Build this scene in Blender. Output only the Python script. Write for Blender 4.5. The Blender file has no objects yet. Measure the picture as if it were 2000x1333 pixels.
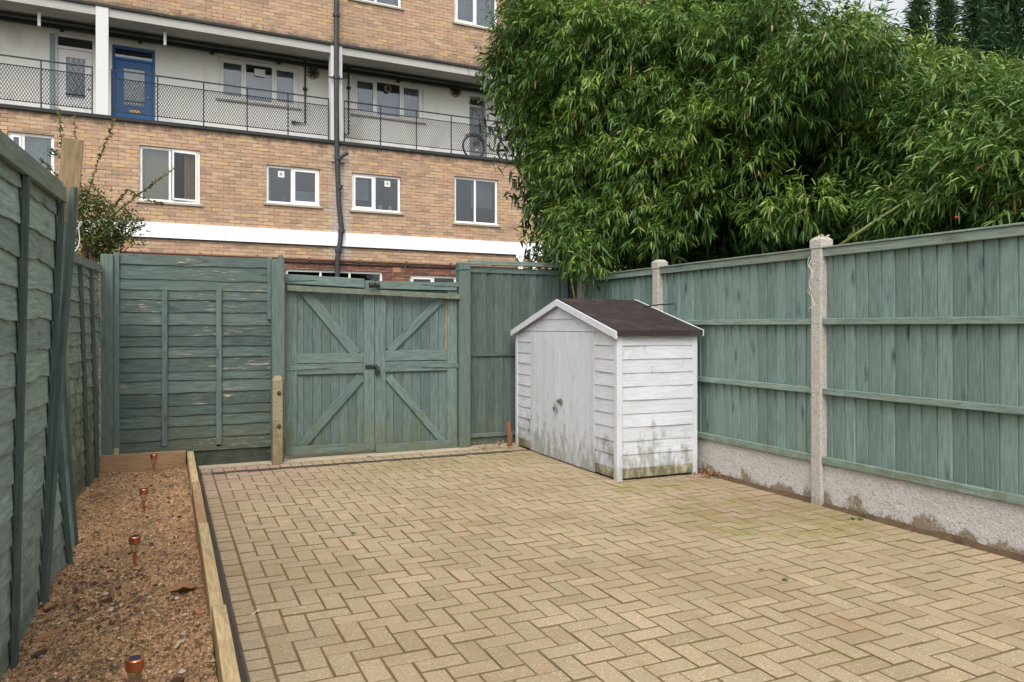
import bpy, math, random
import numpy as np
from mathutils import Vector as V, noise as mn
random.seed(7); rng = np.random.default_rng(11)
R_ = random.uniform
C = bpy.context.scene.collection
# ------------------------------------------------------------ camera
F_, HY, VX, H = 1485., 638., 325., 1.35
YA = math.atan((1000-VX)/F_)
FW = V((math.sin(YA), math.cos(YA), 0)); RT = V((math.cos(YA), -math.sin(YA), 0))
def ray(px, py): return FW + RT*((px-1000)/F_) + V((0, 0, (HY-py)/F_))
def at(px, py, d): return V((0, 0, H)) + ray(px, py)*d          # point at view depth d
def gnd(px, py, z=0.):
    r = ray(px, py); return V((0, 0, H)) + r*((z-H)/r.z)
def onplane(px, py, p0, dr):
    r = ray(px, py); det = r.x*(-dr.y)+dr.x*r.y
    t = (p0.x*(-dr.y)+dr.x*p0.y)/det; s = (r.x*p0.y-r.y*p0.x)/det
    return s, H+t*r.z
cam = bpy.data.objects.new('camera', bpy.data.cameras.new('camera')); C.objects.link(cam)
cam.location = (0, 0, H); cam.rotation_euler = (math.pi/2, 0, -YA)
cam.data.sensor_width = 36; cam.data.lens = 36*F_/2000; cam.data.shift_y = -(666.5-HY)/2000
cam.data.clip_end = 600; cam.data.clip_start = .05
bpy.context.scene.camera = cam
# ------------------------------------------------------------ helpers
class MB:
    def __init__(s): s.v = []; s.f = []; s.g = []; s.r = []
    def add(s, vs, fs, gs=None, rn=None):
        n = len(s.v); s.v += [tuple(v) for v in vs]; s.f += [tuple(i+n for i in f) for f in fs]
        if gs is None: gs = vs
        s.g += [tuple(g) for g in gs]
        if rn is None: rn = random.random()
        s.r += [rn]*len(vs)
    def box(s, o, a, b, c, rn=None):
        o, a, b, c = V(o), V(a), V(b), V(c)
        if a.cross(b).dot(c) < 0: b, o = -b, o+b
        vs = [o, o+a, o+a+b, o+b, o+c, o+a+c, o+a+b+c, o+b+c]
        la, lb, lc = a.length, b.length, c.length
        off = V((R_(0, 40), R_(0, 40), R_(0, 40)))
        gs = [off+V(q) for q in ((0, 0, 0), (la, 0, 0), (la, lb, 0), (0, lb, 0), (0, 0, lc), (la, 0, lc), (la, lb, lc), (0, lb, lc))]
        s.add(vs, [(3, 2, 1, 0), (4, 5, 6, 7), (0, 1, 5, 4), (1, 2, 6, 5), (2, 3, 7, 6), (3, 0, 4, 7)], gs, rn)
    def bx(s, x0, x1, y0, y1, z0, z1, ax=0, rn=None):
        o = V((x0, y0, z0)); d = [V((x1-x0, 0, 0)), V((0, y1-y0, 0)), V((0, 0, z1-z0))]
        s.box(o, d[ax], d[(ax+1) % 3], d[(ax+2) % 3], rn)
    def bar(s, p, q, w, t, n, rn=None):
        p, q, n = V(p), V(q), V(n); a = q-p; b = a.cross(n).normalized()*w; c = n.normalized()*t
        s.box(p-b/2-c/2, a, b, c, rn)
    def tube(s, pts, r, k=8, cap=True, rn=None):
        pts = [V(p) for p in pts]; n = len(pts); vs = []; fs = []
        rr = r if isinstance(r, (list, tuple)) else [r]*n
        up = None
        for i, p in enumerate(pts):
            t = (pts[min(i+1, n-1)]-pts[max(i-1, 0)]).normalized()
            if up is None: up = t.orthogonal().normalized()
            up = (up-t*up.dot(t)).normalized(); sd = t.cross(up)
            for j in range(k):
                an = 2*math.pi*j/k; vs.append(p+(up*math.cos(an)+sd*math.sin(an))*rr[i])
        for i in range(n-1):
            for j in range(k):
                a = i*k+j; b = i*k+(j+1) % k; fs.append((a, b, b+k, a+k))
        if cap: fs.append(tuple(range(k-1, -1, -1))); fs.append(tuple(range((n-1)*k, n*k)))
        s.add(vs, fs, None, rn)
    def lathe(s, o, prof, k=16, ax=V((0, 0, 1)), rn=None):
        o = V(o); ax = V(ax).normalized(); a = ax.orthogonal().normalized(); b = ax.cross(a); vs = []; fs = []
        for (r, z) in prof:
            for j in range(k):
                an = 2*math.pi*j/k; vs.append(o+ax*z+(a*math.cos(an)+b*math.sin(an))*max(r, 1e-5))
        for i in range(len(prof)-1):
            for j in range(k):
                q = i*k+j; w = i*k+(j+1) % k; fs.append((q, w, w+k, q+k))
        s.add(vs, fs, None, rn)
    def build(s, name, mat, parent=None, bevel=0, smooth=False, org=None):
        me = bpy.data.meshes.new(name)
        o = V((0, 0, 0)) if org is None else V(org)
        if parent is not None and org is None and parent.get('_w'): o = parent_loc(parent)
        me.from_pydata([(v[0]-o.x, v[1]-o.y, v[2]-o.z) for v in s.v], [], s.f)
        a = me.attributes.new('gc', 'FLOAT_VECTOR', 'POINT'); a.data.foreach_set('vector', np.array(s.g, dtype=np.float32).ravel())
        a = me.attributes.new('rn', 'FLOAT', 'POINT'); a.data.foreach_set('value', np.array(s.r, dtype=np.float32))
        if smooth: me.polygons.foreach_set('use_smooth', [True]*len(me.polygons))
        me.materials.append(mat); me.update()
        ob = bpy.data.objects.new(name, me); C.objects.link(ob)
        if parent is not None:
            ob.parent = parent
        elif org is not None: ob.location = o
        if bevel:
            m = ob.modifiers.new('bevel', 'BEVEL'); m.width = bevel; m.segments = 2; m.limit_method = 'ANGLE'; m.angle_limit = .8
        return ob
WORLD = {}
def parent_loc(p): return WORLD.get(p.name, V((0, 0, 0)))
def tag(o, label=None, cat=None, group=None, kind=None):
    if label: o['label'] = label
    if cat: o['category'] = cat
    if group: o['group'] = group
    if kind: o['kind'] = kind
    return o
def thing(name, loc, label, cat, group=None, rz=0, world=True):
    o = bpy.data.objects.new(name, None); C.objects.link(o); o.location = loc; o.rotation_euler = (0, 0, rz)
    o.empty_display_size = .2
    tag(o, label, cat, group)
    if world: WORLD[o.name] = V(loc)
    return o
def part(mb, name, mat, parent, bevel=0, smooth=False):
    # parent may be a thing (world coordinates are shifted to its base) or a part of it
    root = parent
    while root.parent: root = root.parent
    return mb.build(name, mat, parent, bevel, smooth, org=WORLD.get(root.name, V((0, 0, 0))))
def solo(mb, name, mat, loc, label, cat, group=None, bevel=0, smooth=False):
    return tag(mb.build(name, mat, None, bevel, smooth, org=V(loc)), label, cat, group)
def struct(mb, name, mat, bevel=0, smooth=False, kind='structure'):
    o = mb.build(name, mat, None, bevel, smooth); o['kind'] = kind; return o
# ------------------------------------------------------------ materials
class NT:
    def __init__(s, name):
        s.m = bpy.data.materials.new(name); s.m.use_nodes = True; s.t = s.m.node_tree; s.t.nodes.clear()
        s.out = s.n('ShaderNodeOutputMaterial'); s.b = s.n('ShaderNodeBsdfPrincipled'); s.l(s.b, 0, s.out, 0)
    def n(s, t, **k):
        x = s.t.nodes.new(t)
        for a, b in k.items(): setattr(x, a, b)
        return x
    def l(s, a, i, b, j): s.t.links.new(a.outputs[i], b.inputs[j])
    def set(s, nd, key, val):
        if hasattr(val, 'outputs'): s.t.links.new(val.outputs[0], nd.inputs[key])
        elif isinstance(val, tuple) and len(val) == 2 and hasattr(val[0], 'outputs'): s.t.links.new(val[0].outputs[val[1]], nd.inputs[key])
        else: nd.inputs[key].default_value = val
    def math(s, op, a, b=0., c=None, clamp=False):
        x = s.n('ShaderNodeMath', operation=op, use_clamp=clamp); s.set(x, 0, a); s.set(x, 1, b)
        if c is not None: s.set(x, 2, c)
        return x
    def vec(s, src, scale=(1, 1, 1), loc=(0, 0, 0)):
        x = s.n('ShaderNodeMapping'); s.set(x, 'Vector', src); x.inputs['Scale'].default_value = scale; x.inputs['Location'].default_value = loc; return x
    def noise(s, v, scale, det=3., rough=.55, dist=0.):
        x = s.n('ShaderNodeTexNoise'); s.set(x, 'Vector', v); x.inputs['Scale'].default_value = scale
        x.inputs['Detail'].default_value = det; x.inputs['Roughness'].default_value = rough; x.inputs['Distortion'].default_value = dist; return x
    def ramp(s, f, stops, interp='LINEAR'):
        x = s.n('ShaderNodeValToRGB'); s.set(x, 0, f); cr = x.color_ramp; cr.interpolation = interp
        while len(cr.elements) < len(stops): cr.elements.new(.5)
        for e, (p, c) in zip(cr.elements, stops):
            e.position = p; e.color = (c, c, c, 1) if isinstance(c, (int, float)) else (*c[:3], 1)
        return x
    def mix(s, f, a, b, mode='MIX'):
        x = s.n('ShaderNodeMix', data_type='RGBA', blend_type=mode); s.set(x, 0, f)
        for k, q in ((6, a), (7, b)):
            if isinstance(q, tuple) and not hasattr(q[0], 'outputs'): x.inputs[k].default_value = (*q[:3], 1)
            else: s.set(x, k, q if not hasattr(q, 'outputs') else q)
        return x
    def mo(s, mx): return (mx, 2)       # colour output of a mix node
    def geo(s, name='Position'): return (s.n('ShaderNodeNewGeometry'), name)
    def obj(s): return (s.n('ShaderNodeTexCoord'), 'Object')
    def attr(s, name): return s.n('ShaderNodeAttribute', attribute_name=name)
    def bump(s, h, dist=.002, st=1.):
        x = s.n('ShaderNodeBump'); x.inputs['Strength'].default_value = st; x.inputs['Distance'].default_value = dist; s.set(x, 'Height', h); s.l(x, 0, s.b, 'Normal'); return x
    def fin(s, col, rough=.7, spec=.3, metal=0.):
        s.set(s.b, 'Base Color', col if not (isinstance(col, tuple) and not hasattr(col[0], 'outputs')) else (*col, 1))
        s.set(s.b, 'Roughness', rough); s.b.inputs['Specular IOR Level'].default_value = spec; s.b.inputs['Metallic'].default_value = metal
        return s.m
def out(n): return (n, 'Vector') if n.bl_idname == 'ShaderNodeAttribute' else n
def fout(n): return (n, 'Fac')
def col_scale(n, col, f):       # colour times scalar node
    x = n.n('ShaderNodeVectorMath', operation='SCALE'); n.set(x, 0, col); n.set(x, 'Scale', f); return x

def wood(name, base, var=.2, peel=0., moss=0., knots=.6, bare=(.36, .29, .21), grain=.35, rough=.75, dirt=.0, dark=None, mossz=.5, hue=(1.12, 1.0, .86)):
    if base[1] > base[0]*1.2: base = (base[0]*.99, base[1]*.97, base[2]*.985)
    n = NT(name); g = (n.attr('gc'), 'Vector'); rn = (n.attr('rn'), 'Fac')
    gv = n.vec(g, (1.3, 13, 13)); gr = n.noise(gv, 5., 7, .62, .35)
    fine = n.noise(n.vec(g, (5, 120, 120)), 3., 3, .6)
    vo = n.n('ShaderNodeTexVoronoi'); n.set(vo, 'Vector', n.vec(g, (2.3, 7.5, .01))); vo.inputs['Scale'].default_value = 1.
    kd = n.math('ADD', (vo, 'Distance'), n.math('MULTIPLY_ADD', gr, .16, -.08)); kn = n.ramp(kd, [(.0, 1), (.07, .95), (.10, .35), (.125, .6), (.16, .12), (.24, 0)])
    big = n.noise(n.vec(g, (.6, 2.2, 2.2)), 1.6, 3)
    c0 = tuple(x*(1-grain) for x in base); c1 = tuple(min(1, x*(1+grain)) for x in base)
    c = n.mix(n.ramp(gr, [(.34, 0), (.64, 1)]), c0, c1)
    c = n.mix(n.math('MULTIPLY', fine, .35), n.mo(c), tuple(x*.62 for x in base))
    c = n.mix(n.ramp(big, [(.35, 0), (.7, .45)]), n.mo(c), tuple(x*m for x, m in zip(base, hue)))
    c = n.mix(n.math('MULTIPLY', kn, knots), n.mo(c), tuple(x*.36 for x in base))
    br = n.math('MULTIPLY_ADD', rn, var, 1-var/2)
    c = col_scale(n, n.mo(c), br)
    pos = n.geo()
    if dirt:
        dn = n.noise(n.vec(pos, (1, 1, .45)), 3.1, 5, .6)
        c = n.mix(n.math('MULTIPLY', n.ramp(dn, [(.45, 0), (.75, 1)]), dirt), c, dark or (.10, .09, .05)); c = (c, 2)
    if peel:
        pn = n.noise(n.vec(g, (3.2, 34, 34)), 2.2, 6, .65)
        pm = n.noise(n.vec(g, (.9, 1.3, 1.3)), 1.7, 2)
        pk = n.math('MULTIPLY', n.ramp(pn, [(.582, 0), (.622, .85)]), n.ramp(pm, [(.50, 0), (.64, peel)]))
        c = n.mix(pk, c, bare); c = (c, 2)
    if moss:
        mz = n.noise(n.vec(pos, (1, 1, .45)), 10., 6, .75); sp = n.n('ShaderNodeSeparateXYZ'); n.set(sp, 0, pos)
        zz = n.n('ShaderNodeMapRange'); n.set(zz, 0, (sp, 2)); zz.inputs[1].default_value = 0; zz.inputs[2].default_value = mossz; zz.inputs[3].default_value = .22; zz.inputs[4].default_value = -.04
        mk = n.math('MULTIPLY', n.ramp(n.math('ADD', mz, zz), [(.56, 0), (.70, 1)]), moss)
        c = n.mix(mk, c, (.105, .105, .045)); c = (c, 2)
    hgt = n.math('ADD', n.math('MULTIPLY', gr, .9), n.math('MULTIPLY', fine, .5))
    n.bump(n.math('SUBTRACT', hgt, n.math('MULTIPLY', kn, .6)), .0035, .75)
    return n.fin(c, rough, .25)
def plain(name, col, rough=.6, var=.15, scale=12., spec=.4, metal=0., bump=.0, spots=None):
    n = NT(name); p = n.geo(); a = n.noise(p, scale, 5, .6); b = n.noise(p, scale*.13, 3)
    c = n.mix(a, tuple(x*(1-var) for x in col), tuple(min(1, x*(1+var)) for x in col))
    c = n.mix(n.math('MULTIPLY', n.ramp(b, [(.4, 0), (.75, 1)]), var*1.5), n.mo(c), tuple(x*.6 for x in col)); c = (c, 2)
    if spots:
        s_ = n.noise(n.vec(p, (1, 1, .35)), spots[1], 5, .65); c = n.mix(n.ramp(s_, [(spots[2], 0), (spots[2]+.12, spots[3])]), c, spots[0]); c = (c, 2)
    if bump: n.bump(a, bump)
    return n.fin(c, rough, spec, metal)

GREEN = (.115, .190, .163)
M = {}
M['fence_r'] = wood('sage_painted_boards', (.160, .236, .210), .34, moss=.35, knots=1., mossz=.5, grain=.3)
M['fence_r_rail'] = wood('sage_painted_rail', (.178, .245, .212), .12, moss=.5, knots=.4, mossz=.9, dirt=.25, dark=(.12, .13, .06))
M['cap'] = wood('weathered_capping', (.175, .232, .198), .15, moss=.2, dirt=.45, dark=(.20, .17, .10), peel=.6)
M['fence_l'] = wood('green_waney_boards', (.255, .345, .312), .36, moss=.45, knots=.6, mossz=.8, dirt=.15, dark=(.045, .06, .05), grain=.4)
M['fence_l2'] = wood('green_waney_mossy_boards', (.23, .30, .245), .3, moss=.8, knots=.6, mossz=1.7, peel=.5, grain=.4)
M['batten'] = wood('dark_green_batten', (.072, .108, .097), .3, moss=.1, knots=.4)
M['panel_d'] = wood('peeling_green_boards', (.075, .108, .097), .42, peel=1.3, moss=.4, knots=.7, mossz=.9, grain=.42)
M['post_g'] = wood('green_timber_post', (.098, .142, .127), .14, moss=.3, knots=.5, mossz=.7)
M['post_bare'] = wood('weathered_bare_post', (.25, .185, .11), .1, moss=.45, knots=.4, mossz=6.)
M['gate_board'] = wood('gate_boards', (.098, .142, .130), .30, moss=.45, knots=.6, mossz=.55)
M['gate_frame'] = wood('gate_frame_timber', (.112, .162, .146), .24, moss=.5, knots=.55, mossz=.6, peel=.15, grain=.4)
M['gate_bar'] = wood('mossy_gate_bar', (.135, .170, .140), .2, moss=.45, knots=.5, mossz=6., peel=.3)
M['fence_e'] = wood('dark_feather_boards', (.078, .108, .095), .45, moss=.2, knots=.4, peel=.15)  # dark green base for the bay right of the gates
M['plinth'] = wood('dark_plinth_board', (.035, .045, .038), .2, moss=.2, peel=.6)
M['shed'] = wood('shed_white_paint', (.55, .56, .595), .10, knots=.22, grain=.14, moss=.55, mossz=.58, dirt=.3, dark=(.42, .40, .33), peel=.5, bare=(.40, .37, .31), rough=.6, hue=(1, 1, 1))
M['shed_low'] = wood('shed_stained_board', (.44, .41, .34), .1, knots=.2, grain=.25, moss=.9, mossz=.35, dirt=1., dark=(.15, .12, .06), rough=.7)
M['shed_trim'] = wood('shed_white_trim', (.57, .58, .61), .05, knots=.1, grain=.08, moss=.35, mossz=.3, dirt=.12, dark=(.35, .33, .26), rough=.6, hue=(1, 1, 1))
M['felt'] = plain('brown_roof_felt', (.036, .029, .027), .95, .3, 60, .15, bump=.002, spots=((.075, .058, .05), 4., .52, .55))
M['timber'] = wood('pale_sleeper_timber', (.48, .36, .205), .16, knots=.8, grain=.4, dirt=.35, dark=(.24, .15, .07), hue=(1, .9, .7))
M['timber_o'] = wood('orange_board_timber', (.37, .235, .13), .15, knots=.5, grain=.35, dirt=.5, dark=(.22, .13, .07), hue=(1, .9, .8))
M['black'] = plain('black_metal', (.012, .012, .014), .45, .2, 30, .5)
M['steel'] = plain('galvanised_steel', (.36, .35, .33), .4, .25, 40, .5, metal=.8)
M['brass'] = plain('brass', (.55, .42, .16), .35, .2, 40, .5, metal=.7)
M['rust'] = plain('rusty_iron', (.09, .045, .028), .85, .5, 60, .2)
M['white_pvc'] = plain('white_upvc', (.76, .75, .73), .35, .05, 6, .5, spots=((.48, .46, .41), 9., .55, .4))
M['sill'] = plain('stone_sill', (.36, .32, .26), .85, .2, 30, .2)
M['render'] = plain('off_white_render', (.76, .745, .70), .9, .06, 5, .2, spots=((.50, .47, .41), 1.4, .52, .45))
M['soffit'] = plain('grey_painted_soffit', (.40, .39, .365), .85, .1, 3, .2, spots=((.36, .33, .28), 1.1, .55, .6))
M['pillar'] = plain('white_painted_pillar', (.60, .595, .58), .7, .05, 6, .3, spots=((.5, .46, .4), 3., .62, .5))
M['asphalt'] = plain('dark_slab_edge', (.042, .044, .047), .85, .35, 18, .2, spots=((.13, .12, .10), 7., .60, .6))
M['fascia'] = plain('white_fascia_boards', (.86, .86, .87), .5, .02, 4, .3)
M['pipe'] = plain('dark_grey_downpipe', (.035, .037, .042), .5, .3, 9, .4, spots=((.09, .085, .08), 12., .6, .6))
M['copper'] = plain('brown_painted_pipe', (.13, .06, .035), .6, .3, 20, .4)
M['bluedoor'] = plain('blue_door_paint', (.022, .125, .33), .45, .08, 8, .4)
M['teal'] = plain('pale_teal_paint', (.22, .33, .33), .6, .1, 8, .3)
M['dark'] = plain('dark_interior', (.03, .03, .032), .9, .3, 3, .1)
M['room'] = plain('grey_room_wall', (.07, .07, .07), .9, .2, 3, .1)
M['lace'] = plain('pale_net_curtain', (.40, .41, .43), .9, .25, 40, .1)
M['curtain'] = plain('yellow_ochre_curtain', (.50, .36, .15), .9, .2, 10, .1)
M['blind'] = plain('grey_blind', (.24, .26, .27), .8, .06, 10, .2)
M['plantgreen'] = plain('houseplant_leaf', (.06, .12, .05), .6, .3, 30)
M['pot'] = plain('pale_pot', (.5, .45, .4), .6, .1, 10)
M['tealplastic'] = plain('teal_plastic', (.05, .22, .22), .5, .1, 10)
M['edging'] = plain('dark_grey_edging', (.075, .060, .050), .8, .3, 20, .3, bump=.001)
M['cable'] = plain('white_cable', (.62, .62, .6), .6, .1, 40)
M['greenline'] = plain('green_line', (.03, .14, .12), .6, .1, 40)
M['stick'] = plain('black_stick', (.02, .025, .025), .6, .3, 30)
M['deadleaf'] = plain('dry_brown_leaf', (.30, .16, .085), .85, .35, 30, .2)
M['paleleaf'] = plain('dry_straw_leaf', (.44, .36, .23), .85, .3, 30, .2)
M['terracotta'] = plain('broken_terracotta', (.42, .19, .09), .9, .3, 25, .2, bump=.002, spots=((.30, .22, .15), 14., .5, .7))
M['berry'] = plain('red_berry', (.5, .03, .015), .35, .2, 30)
M['bark2'] = plain('split_log', (.20, .10, .05), .9, .4, 30, .2, bump=.003)
M['bark'] = plain('brown_bark', (.085, .06, .04), .9, .3, 30, .2, bump=.004)
M['culm'] = plain('bamboo_culm', (.16, .19, .045), .5, .3, 14, .4)
def glass_mat():
    n = NT('window_glass'); n.t.nodes.remove(n.b)
    tr = n.n('ShaderNodeBsdfTransparent'); tr.inputs[0].default_value = (.80, .84, .85, 1)
    gl = n.n('ShaderNodeBsdfGlossy'); gl.inputs['Roughness'].default_value = .02; gl.inputs[0].default_value = (.93, .96, 1, 1)
    lw = n.n('ShaderNodeFresnel'); lw.inputs[0].default_value = 1.5
    f = n.math('MULTIPLY_ADD', lw, 1.4, .01, clamp=True)
    mx = n.n('ShaderNodeMixShader'); n.set(mx, 0, f); n.l(tr, 0, mx, 1); n.l(gl, 0, mx, 2); n.l(mx, 0, n.out, 0); return n.m
M['glass'] = glass_mat()
def lampglass():
    n = NT('clear_plastic'); n.t.nodes.remove(n.b)
    tr = n.n('ShaderNodeBsdfTransparent'); tr.inputs[0].default_value = (.86, .84, .80, 1)
    gl = n.n('ShaderNodeBsdfGlossy'); gl.inputs['Roughness'].default_value = .15
    mx = n.n('ShaderNodeMixShader'); mx.inputs[0].default_value = .22; n.l(tr, 0, mx, 1); n.l(gl, 0, mx, 2); n.l(mx, 0, n.out, 0); return n.m
M['clear'] = lampglass()
def coppermat():
    n = NT('brushed_copper'); return n.fin((.72, .27, .13), n.math('MULTIPLY_ADD', n.noise(n.geo(), 60, 3), .25, .2), .5, .95)
M['coppershine'] = coppermat()
def solar():
    n = NT('solar_cell'); b = n.noise(n.geo(), 80, 2); return n.fin(n.mo(n.mix(b, (.01, .013, .03), (.03, .04, .08))), .2, .6)
M['solar'] = solar()
def concrete(name, base, pebble=.9, mossy=.5, low=.18):
    n = NT(name); p = n.geo()
    v1 = n.n('ShaderNodeTexVoronoi'); n.set(v1, 'Vector', p); v1.inputs['Scale'].default_value = 95
    a = n.noise(p, 60, 6, .7); b = n.noise(p, 4, 4, .6)
    c = n.mix(n.ramp(a, [(.3, 0), (.7, 1)]), tuple(x*.72 for x in base), tuple(min(1, x*1.2) for x in base))
    pit = n.noise(p, 34, 4, .75); pk = n.ramp(pit, [(.30, pebble), (.40, 0)])
    c = n.mix(pk, n.mo(c), tuple(x*.32 for x in (base[0]*1.1, base[1], base[2]*.8)))
    c = n.mix(n.math('MULTIPLY', n.ramp(b, [(.45, 0), (.7, 1)]), .4), n.mo(c), (base[0]*.85, base[1]*.78, base[2]*.62))
    sp = n.n('ShaderNodeSeparateXYZ'); n.set(sp, 0, p)
    mr = n.n('ShaderNodeMapRange'); n.set(mr, 0, (sp, 2)); mr.inputs[1].default_value = 0; mr.inputs[2].default_value = low; mr.inputs[3].default_value = .34; mr.inputs[4].default_value = 0
    st = n.noise(n.vec(p, (1, 1, .6)), 5.5, 6, .7)
    c = n.mix(n.math('MULTIPLY', n.ramp(n.math('ADD', st, mr), [(.68, 0), (.76, 1)]), mossy), n.mo(c), (.16, .115, .06))
    n.bump(n.math('ADD', n.math('MULTIPLY', (v1, 'Distance'), .8), n.math('MULTIPLY', pit, 1.2)), .006, .8)
    return n.fin(n.mo(c), .95, .15)
M['gravelboard'] = concrete('rough_concrete', (.47, .455, .435), .9, .8, .17)
M['concpost'] = concrete('concrete_post', (.42, .395, .36), .8, .35, .1)
M['oldconc'] = concrete('mossy_old_concrete', (.27, .24, .15), .8, .6, .8)
M['concstrip'] = concrete('concrete_strip', (.42, .36, .27), .6, .3, .01)
def brick(name, cols, mortar, dark=.3, mfac=1., efflo=False):
    n = NT(name); o = n.obj(); sp = n.n('ShaderNodeSeparateXYZ'); n.set(sp, 0, o)
    wob = n.noise(o, 2.2, 3); wob2 = n.noise(o, 14, 3)
    cb = n.n('ShaderNodeCombineXYZ'); n.set(cb, 0, n.math('ADD', (sp, 0), (sp, 1)))
    n.set(cb, 1, n.math('ADD', (sp, 2), n.math('MULTIPLY_ADD', wob2, .012, n.math('MULTIPLY', wob, .012))))
    bt = n.n('ShaderNodeTexBrick'); n.set(bt, 'Vector', cb); bt.inputs['Scale'].default_value = 1
    bt.inputs['Brick Width'].default_value = .258; bt.inputs['Row Height'].default_value = .0845; bt.inputs['Mortar Size'].default_value = .0062; bt.inputs['Mortar Smooth'].default_value = .35
    bt.inputs['Color1'].default_value = (0, 0, 0, 1); bt.inputs['Color2'].default_value = (1, 1, 1, 1); bt.inputs['Bias'].default_value = .0; bt.offset = .5
    k = len(cols); rp = n.ramp((bt, 'Color'), [(i/(k-1), c) for i, c in enumerate(cols)])
    f = n.noise(o, 45, 5, .65); c = n.mix(n.math('MULTIPLY', n.ramp(f, [(.35, 0), (.75, 1)]), .5), (rp, 0), tuple(x*.62 for x in cols[0]))
    big = n.noise(n.vec(o, (1, 1, 1.8)), .55, 5, .6); c = n.mix(n.ramp(big, [(.42, 0), (.7, dark)]), n.mo(c), tuple(x*.6 for x in cols[1])); sp3 = n.noise(n.vec(o, (3, 3, 9)), 2., 4, .6); c = n.mix(n.ramp(sp3, [(.5, 0), (.75, .5)]), n.mo(c), tuple(x*.72 for x in cols[0]))
    if efflo:
        du = n.math('MULTIPLY', n.math('SUBTRACT', (sp, 0), .32), 2.1); e1 = n.math('SUBTRACT', 1., n.math('ABSOLUTE', du), clamp=True)
        en = n.noise(n.vec(o, (2, 2, 1)), 2.6, 5, .7); ek = n.math('MULTIPLY', n.ramp(n.math('MULTIPLY', e1, en), [(.12, 0), (.38, .7)]), n.math('LESS_THAN', (sp, 2), 6.2))
        c = n.mix(ek, n.mo(c), (.47, .43, .38))
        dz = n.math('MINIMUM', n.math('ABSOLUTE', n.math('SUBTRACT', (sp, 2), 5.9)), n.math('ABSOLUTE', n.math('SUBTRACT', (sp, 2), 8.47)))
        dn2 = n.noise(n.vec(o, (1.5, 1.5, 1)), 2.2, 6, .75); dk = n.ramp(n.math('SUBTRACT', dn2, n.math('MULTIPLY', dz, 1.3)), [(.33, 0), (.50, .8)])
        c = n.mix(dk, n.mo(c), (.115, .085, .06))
    # some joints get a painted shadow line, some are flush and pale
    jn = n.noise(n.vec(o, (1.2, 1.2, 5.)), 2.4, 5, .7); mc = n.mix(n.ramp(jn, [(.44, 0), (.58, 1)]), tuple(x*.22 for x in mortar), mortar)
    c = n.mix(n.math('MULTIPLY', (bt, 'Fac'), mfac), n.mo(c), n.mo(mc))
    n.bump(n.math('ADD', n.math('MULTIPLY', (bt, 'Fac'), -1.), n.math('MULTIPLY', f, .6)), .008, .7)
    hs2 = n.n('ShaderNodeHueSaturation'); hs2.inputs['Saturation'].default_value = .93; n.set(hs2, 'Color', n.mo(c))
    return n.fin(hs2, .9, .15)
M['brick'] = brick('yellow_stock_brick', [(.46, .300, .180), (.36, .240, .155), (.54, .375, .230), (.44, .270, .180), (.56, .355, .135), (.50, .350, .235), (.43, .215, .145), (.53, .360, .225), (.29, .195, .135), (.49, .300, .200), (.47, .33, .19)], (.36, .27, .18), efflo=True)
M['redbrick'] = brick('red_brown_brick', [(.20, .07, .045), (.13, .055, .04), (.25, .085, .05), (.10, .05, .04), (.28, .12, .07)], (.42, .33, .25), .2)
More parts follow.
